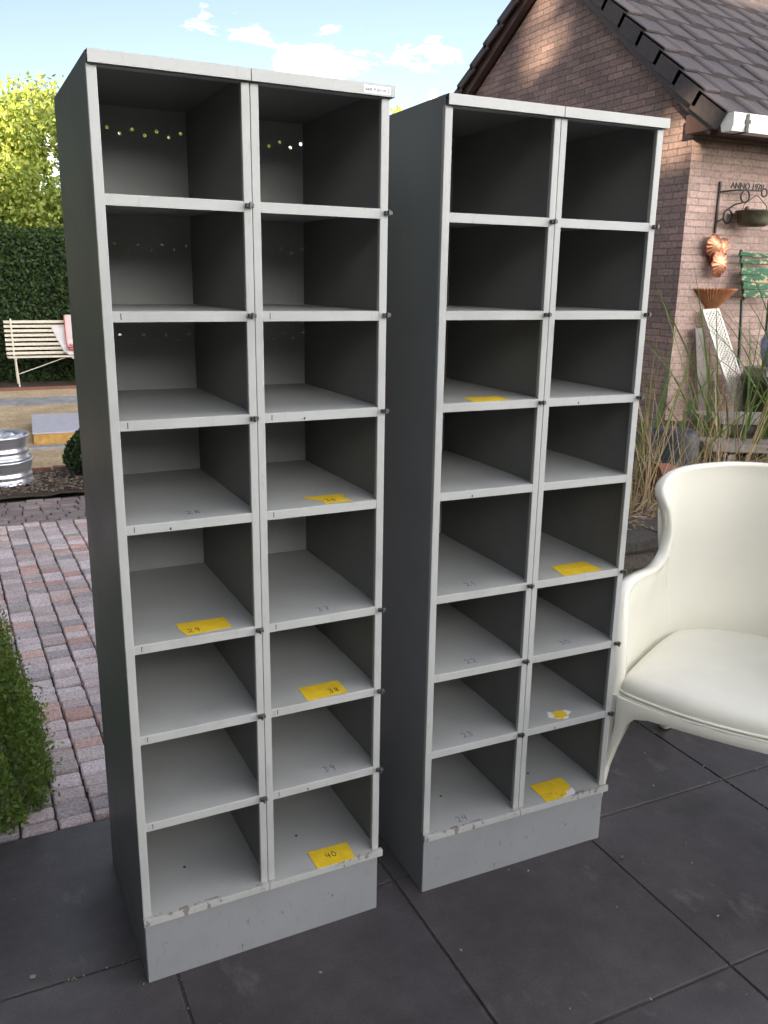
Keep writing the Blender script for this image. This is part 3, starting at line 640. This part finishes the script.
def cabinet(label, loc, rz, stickers, pens, pins, tick=True, residues=()):
    t = thing('pigeonhole_cabinet', label, 'cabinet', (*loc, 0), rz, 'grey steel pigeonhole cabinets')
    zb = SH[7]-.018
    # side panels and the two sheets of the middle partition
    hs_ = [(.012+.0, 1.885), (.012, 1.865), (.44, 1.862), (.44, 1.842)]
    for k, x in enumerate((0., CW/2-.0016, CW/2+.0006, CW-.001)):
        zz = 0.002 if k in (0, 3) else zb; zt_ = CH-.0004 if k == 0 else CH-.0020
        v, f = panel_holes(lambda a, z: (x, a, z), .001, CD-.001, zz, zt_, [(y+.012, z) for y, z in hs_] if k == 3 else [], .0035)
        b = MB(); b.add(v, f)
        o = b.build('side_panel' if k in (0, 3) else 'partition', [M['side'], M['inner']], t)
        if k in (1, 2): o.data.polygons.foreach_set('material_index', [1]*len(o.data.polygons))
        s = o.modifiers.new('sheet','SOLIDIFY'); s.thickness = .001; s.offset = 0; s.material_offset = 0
    for xa in (.0015, CW-.0018):     # thin linings of the two outer sides, in the shaded inner grey
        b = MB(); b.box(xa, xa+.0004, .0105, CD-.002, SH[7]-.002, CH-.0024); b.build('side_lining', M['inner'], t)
    # folded front edges
    for x0, x1 in ((-.0012, PW), (CW/2-PW, CW/2-.0005), (CW/2+.0005, CW/2+PW), (CW-PW, CW+.0012)):
        b = MB(); b.box(x0, x1, -.0015, .010, SH[7]-.002, CH-.0215); bevel(b.build('front_post', M['paint'], t), .0012)
    # perforated back sheets
    for k in (0, 1):
        H = []
        cx = CW/4 + k*CW/2
        for zt, nn in ((1.871, 7), (1.622, 7), (1.414, 7), (1.21, 7)):
            H += [(cx + (i-3)*.0275 + (.046 if k == 0 else .055), zt - (.0105 if i % 2 else 0)) for i in range(nn)]
        H = [(a, z) for a, z in H if k*CW/2+.007 < a < CW/2*(1+k)-.006]
        v, f = panel_holes(lambda a, z: (a, CD, z), .001+k*CW/2, CW/2*(1+k)-.001, .003, CH-.0018, H)
        b = MB(); b.add(v, f); o = b.build('back_panel', M['paint'], t); s = o.modifiers.new('sheet','SOLIDIFY'); s.thickness = .001; s.offset = 0
    # shelves: a tray with a folded front lip
    shelves = {}
    for k in (0, 1):
        xa, xb = (PW, CW/2-PW) if k == 0 else (CW/2+PW, CW-PW)
        wa, wb = (.0012, CW/2-.0025) if k == 0 else (CW/2+.0025, CW-.0022)
        for i, z in enumerate(SH[:7]):
            b = MB(); h = .0195
            b.add([(xa,-.001,z-h),(xb,-.001,z-h),(xb,-.001,z-.0012),(xa,-.001,z-.0012),(xa,.0,z),(xb,.0,z),(xa,.0115,z),(xb,.0115,z),(wa,.0115,z),(wb,.0115,z),(wb,CD-.002,z),(wa,CD-.002,z),
                   (xa,.003,z-h),(xb,.003,z-h),(xa,.003,z-.003),(xb,.003,z-.003),(wa,.0115,z-.003),(wb,.0115,z-.003),(wb,CD-.002,z-.003),(wa,CD-.002,z-.003)],
                  [(0,1,2,3),(3,2,5,4),(4,5,7,6),(8,6,7,9,10,11),(1,0,12,13),(13,12,14,15),(14,16,19,18,17,15),(0,3,4,6,14,12),(2,1,13,15,7,5),(8,11,19,16),(10,9,17,18),(11,10,18,19),(6,8,16,14),(9,7,15,17)])
            tx = xa + .014
            if tick and i > 0: b.box(tx, tx+.0016, -.0013, -.0009, z-.015, z-.0035, 1)
            if (i*7+k*3) % 4 == 1: b.box(tx+.07, tx+.0735, -.0013, -.0009, z-.017, z-.012, 1)
            shelves[(k, i+1)] = b.build('shelf', [M['paint'], M['mark']], t)
        # bottom shelf with its projecting worn lip
        xa, xb = (-.003, CW/2-.0008) if k == 0 else (CW/2+.0008, CW+.008)
        z = SH[7]; b = MB()
        b.box(xa, xb, -LIP, -.0017, z-.018, z); b.box(max(xa, .002), min(xb, CW-.002), -.0017, CD-.002, z-.003, z-.0004, 2)
        shelves[(k, 8)] = bevel(b.build('bottom_shelf', [M['lip_paint'], M['mark'], M['paint']], t), .0012)
        # screw holes in the bottom shelf
        for px, py in ((.02,.30),(.15,.36),(.12,.13)): b = MB(); b.lathe([(0,.0005),(.004,.0004)], ((.002 if k == 0 else CW/2)+px, py, z), 10); b.build('screw_hole', M['mark'], shelves[(k,8)])
    # lid in two trays
    for k in (0, 1):
        xa, xb = (.0006, CW/2-.0006) if k == 0 else (CW/2+.0006, CW+.008)
        b = MB(); b.box(xa, xb, -LIP, -.0105, CH-.0215, CH); b.box(xa, xb, -.0105, CD+.002, CH-.0015, CH)
        if k: b.box(xb-.002, xb, -.0105, CD+.002, CH-.0215, CH-.0015)
        b.box(xa+.004, xb-.004, -.0015, .02, CH-.0222, CH-.0205)
        b.box(xa+.003, xb-(.010 if k else .0005), .0201, CD-.001, CH-.0032, CH-.0019, 1)  # lid underside in the shaded grey, which darkens the top compartments' ceiling
        bevel(b.build('lid', [M['paint'], M['inner']], t), .0012)
    b = MB(); b.box(.0015, CW-.0015, -.001, .001, .0, zb-.001); b.build('plinth', M['plinth'], t)
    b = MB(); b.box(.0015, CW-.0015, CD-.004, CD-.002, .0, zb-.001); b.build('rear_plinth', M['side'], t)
    # shelf clips at the posts
    for k, i in pins:
        x = CW/2-.012 if k == 0 else CW-.006; z = SH[i-1]-.008
        b = MB(); b.box(x-.003, x+.013, -.0115, -.0016, z-.004, z+.004); b.box(x+.002, x+.006, -.016, -.0115, z-.006, z+.006)
        bevel(b.build('shelf_clip', M['pin'], t), .0012)
    for k, i, quad, txt, tx, ty, rot in stickers:
        z = SH[i-1] + .0005; b = MB()
        b.add([(x, y, z) for x, y in quad] + [(x, y, z+.0003) for x, y in quad], [tuple(range(len(quad)))[::-1], tuple(range(len(quad), 2*len(quad)))] + [(j, (j+1) % len(quad), (j+1) % len(quad)+len(quad), j+len(quad)) for j in range(len(quad))])
        if txt: write(b, txt, tx, ty, z+.0005, .012, .02, .0018, rot, 1)
        b.build('sticker', [M['yellow'], M['mark']], shelves[(k, i)])
    for k, i, quad in residues:
        z = SH[i-1] + .0002; b = MB(); b.add([(x, y, z) for x, y in quad], [tuple(range(len(quad)))]); b.build('torn_paper', M['white_label'], shelves[(k, i)])
    for k, i, txt, tx, ty in pens:
        b = MB(); write(b, txt, tx, ty, SH[i-1]+.0004, .014, .024, .0016); b.build('pen_number', M['ink'], shelves[(k, i)])
    return t
q4 = lambda L: [p for p in L]
c1 = cabinet('left grey pigeonhole cabinet with two columns, white strip label at top right', (.2250, 1.6770), R(.944), [
    (0,5, [(.1213,.0811),(.2257,.0772),(.2265,.0169),(.128,.0094),(.1195,.05)], '29', .134, .022, .0),
    (1,6, [(.3974,.0716),(.4973,.0736),(.4962,.0069),(.3932,.0027)], '38', .455, .018, .0),
    (1,8, [(.4096,.0562),(.5143,.0517),(.5093,-.0128),(.409,-.0128)], '40', .446, .012, .06),
    (1,4, [(.4127,.0822),(.5132,.0767),(.500,.045),(.5077,.009),(.46,.0105),(.4411,.006),(.445,.035),(.425,.055)], '36', .452, .025, .1)],
    [(1,5,'37',.430,.022),(1,7,'39',.445,.025),(0,4,'28',.146,.040)],
    [(0,1),(0,2),(0,3),(0,5),(0,6),(0,7),(1,1),(1,2),(1,3),(1,5),(1,6),(1,7)])
c2 = cabinet('right grey pigeonhole cabinet with two columns, next to the cream armchair', (.9311, 1.6880), R(-.434), [
    (0,3, [(.1095,.0734),(.2031,.0753),(.1975,.003),(.0965,.002)], '', 0, 0, 0),
    (1,5, [(.4024,.0813),(.5135,.0841),(.5133,.005),(.391,.0039)], '.', .475, .008, 0),
    (1,7, [(.414,.052),(.424,.048),(.433,.054),(.448,.047),(.455,.036),(.447,.028),(.449,.016),(.436,.018),(.424,.007),(.412,.018),(.401,.022),(.414,.033)], '', 0, 0, 0),
    (1,8, [(.3758,.0738),(.4836,.0758),(.481,.025),(.468,.012),(.455,.013),(.448,-.002),(.43,-.010),(.375,-.0120)], '..,', .398, .012, -.5)],
    [(0,5,'21',.120,.034),(0,6,'22',.126,.026),(0,7,'23',.126,.028),(0,8,'24',.108,.006),(1,6,'30',.42,.03)],
    [(0,1),(0,2),(0,3),(0,5),(0,6),(0,7),(1,1),(1,2),(1,3),(1,5),(1,6),(1,7)], tick=False, residues=[(1,7,[(.392,.030),(.408,.060),(.430,.045),(.462,.050),(.470,.034),(.452,.022),(.44,.006),(.415,.012)]), (1,8,[(.425,-.011),(.448,-.001),(.456,.016),(.470,.014),(.482,.022),(.480,.002),(.47,-.009)])])
# strip label with printed text on the left cabinet's lid
def text_mesh(name, body, size, ext, mat, parent, mtx):
    cu = bpy.data.curves.new(name, 'FONT'); cu.body = body; cu.size = size; cu.extrude = ext
    o = bpy.data.objects.new(name, cu); col.objects.link(o)
    me = bpy.data.meshes.new_from_object(o.evaluated_get(bpy.context.evaluated_depsgraph_get())); col.objects.unlink(o); bpy.data.objects.remove(o)
    me.materials.clear(); me.materials.append(mat); o = bpy.data.objects.new(name, me); col.objects.link(o)
    if parent: o.parent = parent
    o.matrix_local = mtx; return o
b = MB(); b.box(CW-.061, CW-.003, -LIP-.0006, -LIP-.0001, CH-.0185, CH-.0045); sl_ = b.build('strip_label', M['white_label'], c1)
text_mesh('lettering', 'kast 4 jan nr.2', .0092, .0001, M['sky_blue_ink'], sl_, Matrix.Translation((CW-.058, -LIP-.0009, CH-.0140)) @ Matrix.Rotation(R(90), 4, 'X'))

# ------------------------------------------------------------------ cream plastic armchair
ch = thing('armchair', 'glossy cream plastic wingback armchair with vinyl seat pad', 'armchair', (1.730, 1.469, 0), R(-57))
rimL = [(-.300,-.01,.60),(-.304,.0,.685),(-.304,.02,.725),(-.302,.08,.738),(-.298,.18,.728),(-.293,.27,.716),(-.291,.345,.72),(-.286,.39,.748),(-.285,.408,.815),(-.297,.398,.885),(-.318,.38,.945),(-.292,.44,.988),(-.20,.535,1.002),(-.11,.59,1.004),(0,.61,1.004)]
basL = [(-.294,-.005,.415),(-.294,.01,.415),(-.294,.03,.415),(-.292,.07,.415),(-.289,.14,.415),(-.285,.22,.415),(-.280,.29,.415),(-.274,.35,.415),(-.266,.39,.415),(-.256,.42,.415),(-.240,.455,.415),(-.21,.49,.415),(-.150,.52,.415),(-.08,.535,.415),(0,.54,.415)]
rim = cat_rom(rimL, 4); bas = cat_rom(basL, 4)
rim += [Vector((-p.x, p.y, p.z)) for p in rim[-2::-1]]; bas += [Vector((-p.x, p.y, p.z)) for p in bas[-2::-1]]
def shell_pt(p, q, t):
    m = p.lerp(q, t); out = Vector((m.x, m.y-.2, 0)); 
    return m + out.normalized()*(.022*math.sin(math.pi*t)*(1 if t < .75 else 1))
b = MB(); NTv = 12
inner = [[shell_pt(p, q, j/NTv) for p, q in zip(bas, rim)] for j in range(NTv+1)]
# rolled rim: fold outwards and a little down, then the outer skin
nrm = []
k = len(rim)
for i in range(k):
    d = (rim[min(i+1,k-1)] - rim[max(i-1,0)]).normalized(); e_ = bas[min(i+1,k-1)] - bas[max(i-1,0)]
    o_ = Vector((-e_.y, e_.x, 0)).normalized()
    o_ = (o_ - d*o_.dot(d)).normalized()
    nrm.append((o_, d.cross(o_).normalized()))
def off(i, a, u): return rim[i] + nrm[i][0]*a + nrm[i][1]*u
rolls = [[off(i, a, u) for i in range(k)] for a, u in ((-.004,.006),(.004,.013),(.018,.014),(.034,.008),(.040,-.006),(.036,-.020))]
outer = [[shell_pt(p, q, j/8) + nrm[i][0]*.028 for i, (p, q) in enumerate(zip(bas, rim))] for j in range(7, -1, -1)]
b.grid(inner + rolls + outer, 0, True)
ends = inner + rolls + outer
for e in (0, -1): b.add([r[e] for r in ends], [tuple(range(len(ends)))] if e == 0 else [tuple(range(len(ends)))[::-1]], 0, False)
b.build('shell', M['chair'], ch)
# front frame: apron that runs into both front legs
pf = [(-.366,.0),(-.342,.0),(-.328,.10),(-.314,.19),(-.294,.26),(-.274,.32),(-.258,.365),(-.238,.388),(-.20,.400),(-.12,.404),(-.04,.405)]
pf = pf + [(-x, z) for x, z in pf[::-1]]
bow = lambda x: -.055*(1-(min(.33,abs(x))/.33)**2) - .026
TZ = .436
colsF = [(x, z) for x, z in pf]
b = MB()
def topz(x): return TZ if abs(x) < .30 else TZ+.0
F = [[(x, bow(x)+.012*(1-z/.43)*(1 if abs(x) > .25 else 0), z) for x, z in colsF], [(x*(1 if abs(x)<.3 else .955), bow(x)-.004, z+(TZ-z)*.5) for x, z in colsF], [(x*.965 if abs(x)>.36 else (x*.93 if abs(x)>.3 else x), bow(x), TZ) for x, z in colsF]]
Bk = [[(p[0]*.985, p[1]+.042, p[2]) for p in r] for r in F[::-1]]
b.grid(F + Bk + [F[0]], 0, True)
for e in (0, -1): b.add([r[e] for r in F+Bk], [tuple(range(6))], 0, False)
o = b.build('front_frame', M['chair'], ch, weld=True); s = bevel(o, .01, 3, 50)
for sx in (-1, 1):
    b = MB(); b.tube([(sx*.235,.50,.43),(sx*.255,.56,.30),(sx*.285,.63,.12),(sx*.305,.69,0)], [.036,.03,.024,.019], 10); b.build('rear_leg', M['chair'], ch)
    b = MB(); b.lathe([(0,-.0005),(.021,0),(.023,.035)], (sx*.303,.687,0), 12); b.build('foot_cap', M['darkpot'], ch)
    # arm front: closes the shell's front edge down to the leg
    b = MB(); b.tube([(sx*.314,.005,.39),(sx*.312,.0,.50),(sx*.316,-.002,.62),(sx*.322,.01,.705)], [.028,.026,.026,.022], 12); b.build('arm_front', M['chair'], ch)
    b = MB(); b.box(min(sx*.30,sx*.27), max(sx*.30,sx*.27), .0, .52, .37, .415); bevel(b.build('side_rail', M['chair'], ch), .01, 3)
b = MB(); b.box(-.27,.27,.0,.54,.395,.415); b.build('seat_base', M['chair'], ch)
# seat pad
oL = [(0,-.076),(-.10,-.070),(-.20,-.050),(-.265,-.03),(-.290,-.01),(-.294,.03),(-.290,.12),(-.282,.24),(-.268,.36),(-.240,.44),(-.17,.50),(-.08,.525),(0,.53)]
oc = cat_rom([(x,y,0) for x,y in oL], 4); oc = oc + [Vector((-p.x,p.y,0)) for p in oc[-2:0:-1]]
cen = Vector((0,.22,0)); b = MB(); rows = []
for sc, z in ((.985,.430),(1.0,.434),(1.004,.440),(.998,.4445),(1.003,.449),(1.004,.462),(.99,.476),(.955,.488),(.88,.497),(.7,.503),(.45,.506),(.2,.507),(.0,.507)):
    rows.append([cen + (p-cen)*sc + Vector((0,0,z)) for p in oc])
b.grid(rows, 0, True, True); b.build('seat_pad', M['cushion'], ch)
for z, sc in ((.437,1.008),(.4475,1.008)):
    b = MB(); L = [cen + (p-cen)*sc + Vector((0,0,z)) for p in oc]; b.tube(L+[L[0]], .0042, 8, cap=False); b.build('piping', M['cushion'], ch)

# ------------------------------------------------------------------ things on the house wall
WY = HY
t = thing('sign_bracket', 'black wrought iron ANNO sign bracket with scrolls on the brick wall', 'bracket', (5.385, WY, 0))
b = MB(); b.bar((.0,-.012,1.95),(.0,-.012,2.33), .016, .012, upv=(0,1,0)); b.build('wall_bar', M['iron'], t)
YB = -.10
b = MB(); b.tube([(.0,-.018,2.255),(.05,-.06,2.262),(.10,YB,2.268),(.36,YB,2.275)] + [(.385+.03*math.cos(a), YB, 2.262+.03*math.sin(a)) for a in np.linspace(2.0,-4.2,16)], .0065, 6); b.build('arm', M['iron'], t)
b = MB(); s1 = [(.03+.045+.045*math.cos(a), YB*.5, 2.075+.05*math.sin(a)) for a in np.linspace(math.pi*1.1, -math.pi*1.35, 22)]
b.tube([(.0,-.018,2.03)]+s1+[(.12,YB*.7,2.165),(.17,YB,2.18)]+[(.185+.045*math.cos(a), YB, 2.225+.045*math.sin(a)) for a in np.linspace(-1.4, 4.4, 20)], .0065, 6); b.build('scroll', M['iron'], t)
text_mesh('lettering', 'ANNO 1978', .066, .004, M['iron'], t, Matrix.Translation((.022, YB, 2.277)) @ Matrix.Rotation(R(90), 4, 'X'))
t = thing('hanging_kettle', 'old dark metal cooking pot hanging by its wire handle from the bracket', 'pot', (5.63, WY-.155, .28)); t.scale = (.86,.86,.87)
b = MB(); b.lathe([(0,1.975),(.10,1.978),(.128,1.99),(.138,2.02),(.152,2.09),(.165,2.103),(.168,2.112),(.158,2.114),(.145,2.095),(.12,2.0),(0,1.99)], (0,0,0), 28); b.build('bowl', M['kettle'], t)
b = MB(); b.tube([(-.155,0,2.10),(-.14,0,2.16),(-.02,0,2.235),(.14,.055,2.235) if 0 else (.02,0,2.24),(.14,0,2.16),(.155,0,2.10)], .004, 6); b.build('handle', M['iron'], t)
b = MB(); b.lathe([(0,2.10),(.02,2.11),(.024,2.125),(.016,2.14),(0,2.145)], (-.13,-.03,0), 12); b.build('lug', M['kettle'], t)

t = thing('copper_leaves', 'hammered copper leaf ornament of three leaves on the brick wall', 'wall ornament', (5.385, WY-.02, 0))
def leaf_plate(name, c, ang, L, Wd, seed, y=0.):
    rs = random.Random(seed); b = MB(); n = 56; rows = []
    for s in (0, .15, .3, .45, .6, .75, .9, 1.0):
        ring = []
        for k in range(n):
            a = 2*math.pi*k/n; rr = s*(1 + .09*s*abs(math.sin(3.5*a+seed)) - .05*s)
            px, pz = Wd*rr*math.sin(a), L*rr*math.cos(a)*(1.0 if math.cos(a) > 0 else 1.15)
            x = px*math.cos(ang) - pz*math.sin(ang); z = px*math.sin(ang) + pz*math.cos(ang)
            ring.append((c[0]+x, y-.030*(1-s*s)-.007*math.cos(14*a)*s*s-.008*math.cos(2*a+seed)*s, c[1]+z))
        rows.append(ring)
    b.grid(rows, 0, True, True); o = b.build(name, M['copper'], t); s = o.modifiers.new('sheet','SOLIDIFY'); s.thickness = .004
leaf_plate('leaf', (-.045,1.855), .5, .085, .085, 1, -.04)
leaf_plate('leaf', (.07,1.82), -.7, .11, .075, 2, .0)
leaf_plate('leaf', (.005,1.715), 3.1, .10, .082, 3, -.06)

t = thing('wall_planter', 'fluted copper coloured half funnel planter on the brick wall', 'planter', (5.44, WY, -.01))
b = MB(); n = 48; rows = []
for r, z in ((.045,1.33),(.06,1.36),(.062,1.39),(.075,1.405),(.10,1.43),(.14,1.47),(.185,1.515),(.198,1.527),(.20,1.540),(.188,1.540),(.17,1.51)):
    rows.append([(r*(1+.03*math.cos(k*math.pi))*math.cos(math.pi*k/n+math.pi), max(-.2, r*.8*(1+.05*math.cos(k*math.pi))*math.sin(math.pi*k/n+math.pi)), z) for k in range(n+1)])
b.grid(rows, 0, False); b.build('funnel', M['terra'], t)

t = thing('lattice_panel', 'narrow white diamond lattice panel leaning against the brick wall', 'trellis', (0,0,0))
A, Bv = Vector((5.375,5.27,1.36)), Vector((5.67,5.02,.47)); dv = (Bv-A); ux = Vector((.160,0,.01)); Lp = dv.length; dn = dv.normalized(); xn = ux.normalized(); nn = xn.cross(dn)
b = MB()
for s in (-.5,.5): b.obox(A+dv/2+ux*s, dn*Lp/2, xn*.009, nn*.008)
for q in (A, Bv): b.obox(q, xn*.088, dn*.010, nn*.008)
b.build('frame', M['lattice'], t)
b = MB(); wv = .155; 
k = -wv
while k < Lp:
    for sgn in (1, -1):
        p0 = (-wv/2*sgn, k); p1 = (wv/2*sgn, k+wv)
        a0, a1 = max(0, -k/wv), min(1, (Lp-k)/wv)
        if a1 > a0:
            P0 = A + xn*(p0[0]+(p1[0]-p0[0])*a0) + dn*(k+wv*a0); P1 = A + xn*(p0[0]+(p1[0]-p0[0])*a1) + dn*(k+wv*a1)
            b.bar(P0 + nn*.003*sgn, P1 + nn*.003*sgn, .011, .005, upv=nn)
    k += .034
b.build('laths', M['lattice'], t)
t = MB(); t.obox((5.325,5.24,.85), (.055,0,.0), (.045,-.03,-.37), (0,.010,-.001)); tag(bevel(t.build('grey_board', M['greywood']), .004), 'grey weathered board leaning on the brick wall beside the lattice panel', 'board')

gc = thing('folding_chair', 'green slatted folding chair with flaking paint hung on the brick wall', 'folding chair', (5.62, WY, 0))
for z, y, h, w0 in ((1.795,-.075,.030,0),(1.742,-.085,.036,.005),(1.665,-.10,.060,.01),(1.605,-.115,.052,.012),(1.548,-.13,.050,.015),(1.490,-.14,.055,.018)):
    b = MB(); b.obox((.17+w0, y, z), (.185,0,-.006), (0,.009,.0), (0,-.004,h/2)); bevel(b.build('slat', M['green'], gc), .004)
for x in (.015, .335):
    b = MB(); b.bar((x,-.06,1.83),(x+.03,-.12,1.44), .022, .02); b.build('frame', M['darkgreen'], gc)
for x, x2 in ((.03,.13),(.335,.40)):
    b = MB(); b.bar((x,-.115,1.45),(x2,-.10,.50), .018, .018); b.build('leg', M['darkgreen'], gc)

t = thing('dark_pot', 'dark round flowerpot under the green chair', 'flowerpot', (5.66, 4.86, .42))
b = MB(); b.lathe([(0,0),(.14,0),(.155,.05),(.20,.40),(.215,.41),(.215,.46),(.195,.46),(.17,.38),(0,.36)], (0,0,0), 28); b.build('pot', M['darkpot'], t)
t = thing('blue_vase', 'blue glazed vase among the reeds at the right edge', 'vase', (5.83, 5.0, .93))
b = MB(); b.lathe([(0,0),(.06,.0),(.10,.10),(.11,.2),(.07,.29),(.05,.31),(.06,.325),(.045,.325),(0,.2)], (0,0,0), 24); b.build('vase', M['bluewhite'], t)
t = thing('stone_plinth', 'grey block under the blue vase, behind the reeds', 'plinth', (5.76, 5.0, .45))
b = MB(); b.box(-.12,.16,-.12,.12,0,.477); bevel(b.build('block', M['greywood'], t), .01)
t = thing('wooden_step', 'grey weathered plank step behind the armchair, upper one', 'step', (4.98, 4.45, .40))
b = MB(); b.obox((0,0,.235), (.40,-.05,-.02), (.02,.17,0), (0,0,.025)); bevel(b.build('tread', M['greywood'], t), .008)
for x0, x1, z1 in ((-.33,-.26,.215), (.24,.31,.19)): b = MB(); b.box(x0,x1,-.12,.12,.02,z1); b.build('support', M['greywood'], t)
t = thing('wooden_step', 'grey weathered plank step behind the armchair, lower one', 'step', (4.2, 3.75, .48))
b = MB(); b.obox((0,0,.13), (.30,-.05,-.02), (.02,.13,0), (0,0,.025)); bevel(b.build('tread', M['greywood'], t), .008)
for x0, x1 in ((-.2,-.14), (.12,.18)): b = MB(); b.box(x0,x1,-.09,.09,.0,.10); b.build('support', M['greywood'], t)
t = thing('dark_tub', 'dark blue upturned tub among the dry stalks', 'tub', (3.30, 3.4, .52))
b = MB(); b.lathe([(0,.30),(.10,.30),(.125,.285),(.165,.0),(.18,.0),(.18,.02),(.17,.025)], (0,0,0), 26); b.build('body', M['tub'], t)
t = thing('clay_pipe', 'red clay drain pipe lying among the dry stalks behind the armchair', 'pipe', (3.05, 3.08, .62))
b = MB(); A = Vector((-.16,.0,.04)); Bv = Vector((.30,-.03,.02))
d = Bv-A; b.tube([A, A+d*.18, A+d*.181, A+d*.5, Bv], [.068,.068,.052,.05,.05], 16); b.tube([Bv-d*.03, Bv+d*.02], .058, 16); b.build('pipe_body', M['clay'], t)

# ------------------------------------------------------------------ reeds and dry stalks in the raised bed
def blades(name, label, cat, cx, cy, n, hmin, hmax, wid, mat, spread=.15, lean=.5, seed=0, group=None, kink=0., bias=(0,0), z=None):
    rs = np.random.default_rng(seed); t = thing(name, label, cat, (cx, cy, bed_z(cy)-.02 if z is None else z), 0, group); b = MB()
    for i in range(n):
        a = rs.uniform(0, 6.28); r0 = spread*math.sqrt(rs.uniform()); p = Vector((r0*math.cos(a), r0*math.sin(a), 0))
        a2 = a + rs.normal()*.6; L = rs.uniform(hmin, hmax); ln_ = abs(rs.normal())*lean + .08
        d = Vector((math.cos(a2)*ln_+bias[0], math.sin(a2)*ln_+bias[1], 1)).normalized(); bend = rs.uniform(.1, 1.0)*lean
        pts = []; q = p.copy(); K = 9
        hd = Vector((d.x, d.y, 0)); hd = hd.normalized() if hd.length > 1e-4 else Vector((1,0,0))
        for k in range(K):
            pts.append(q.copy()); d = (d + hd*bend*.16*(k/K)*2 + Vector((0,0,-bend*.16*(k/K)*2)) + Vector(rs.normal(size=3))*kink).normalized(); q = q + d*L/K
            q.z = max(q.z, .03)
        side = Vector((-hd.y, hd.x, 0)); side = (side + Vector(rs.normal(size=3))*.5).normalized(); w = wid*rs.uniform(.5, 1.3)
        V = []
        for k, pt in enumerate(pts):
            ww = w*(1 - (k/(K-1))**2*.92); V += [pt - side*ww, pt + side*ww]
        b.add(V, [(2*k, 2*k+1, 2*k+3, 2*k+2) for k in range(K-1)], 0, True)
    b.build('blades', mat, t); return t
gg = 'reed clumps in the raised bed'; dg = 'dry stalks in the raised bed'
blades('reed_clump', 'green reed clump beside the right cabinet', 'ornamental grass', 3.05, 3.35, 50, .5, 1.1, .0075, M['grass'], .16, .55, 1, gg)
blades('reed_clump', 'tall arching green reeds in front of the house corner', 'ornamental grass', 4.35, 3.95, 42, .9, 1.5, .0085, M['grass'], .22, .55, 2, gg, bias=(-.2,-.1))
blades('reed_clump', 'dense green reeds at the right edge, under the green chair', 'ornamental grass', 4.85, 3.75, 70, 1.0, 1.7, .009, M['grass'], .22, .6, 3, gg, bias=(-.25,-.1))
for k, (x, y, n_, lab) in enumerate(((2.62, 2.92, 70, 'pale dry stalks close to the right cabinet'), (3.0, 3.0, 50, 'brown dry stalks between cabinet and armchair'), (3.35, 3.15, 40, 'thin dry stalks behind the armchair top'), (3.75, 3.3, 35, 'straw stalks in front of the plank steps'))):
    blades('dry_stalks', lab, 'dry plant', x, y, n_, .25, 1.05, .0032, M['straw'], .22, .42, 20+k, dg, .05)
b = MB()
for i in range(700):
    x, y = rng.uniform(2.1, 4.2), rng.uniform(2.62, 3.5); a = rng.uniform(0, 6.28); L = rng.uniform(.04, .16); z = bed_z(y) + rng.uniform(.01,.06)
    b.bar((x,y,z), (x+L*math.cos(a), y+L*math.sin(a)*.6, z+rng.uniform(-.02,.05)), .004, .002)
for i in range(260):
    x, y = rng.uniform(2.0, 4.2), rng.uniform(2.47, 2.74); a = rng.uniform(0, 6.28); L = rng.uniform(.02, .09)
    b.bar((x,y,.609), (x+L*math.cos(a), min(2.75, max(2.46, y+L*math.sin(a)*.6)), .612+rng.uniform(0,.02)), .005, .002)
kind(b.build('straw_litter', M['straw']), 'stuff')
blades('low_plant', 'small green plant at the foot of the low wall, behind the armchair', 'plant', 2.12, 2.42, 60, .3, .6, .012, M['grass'], .05, .3, 44, z=.0)
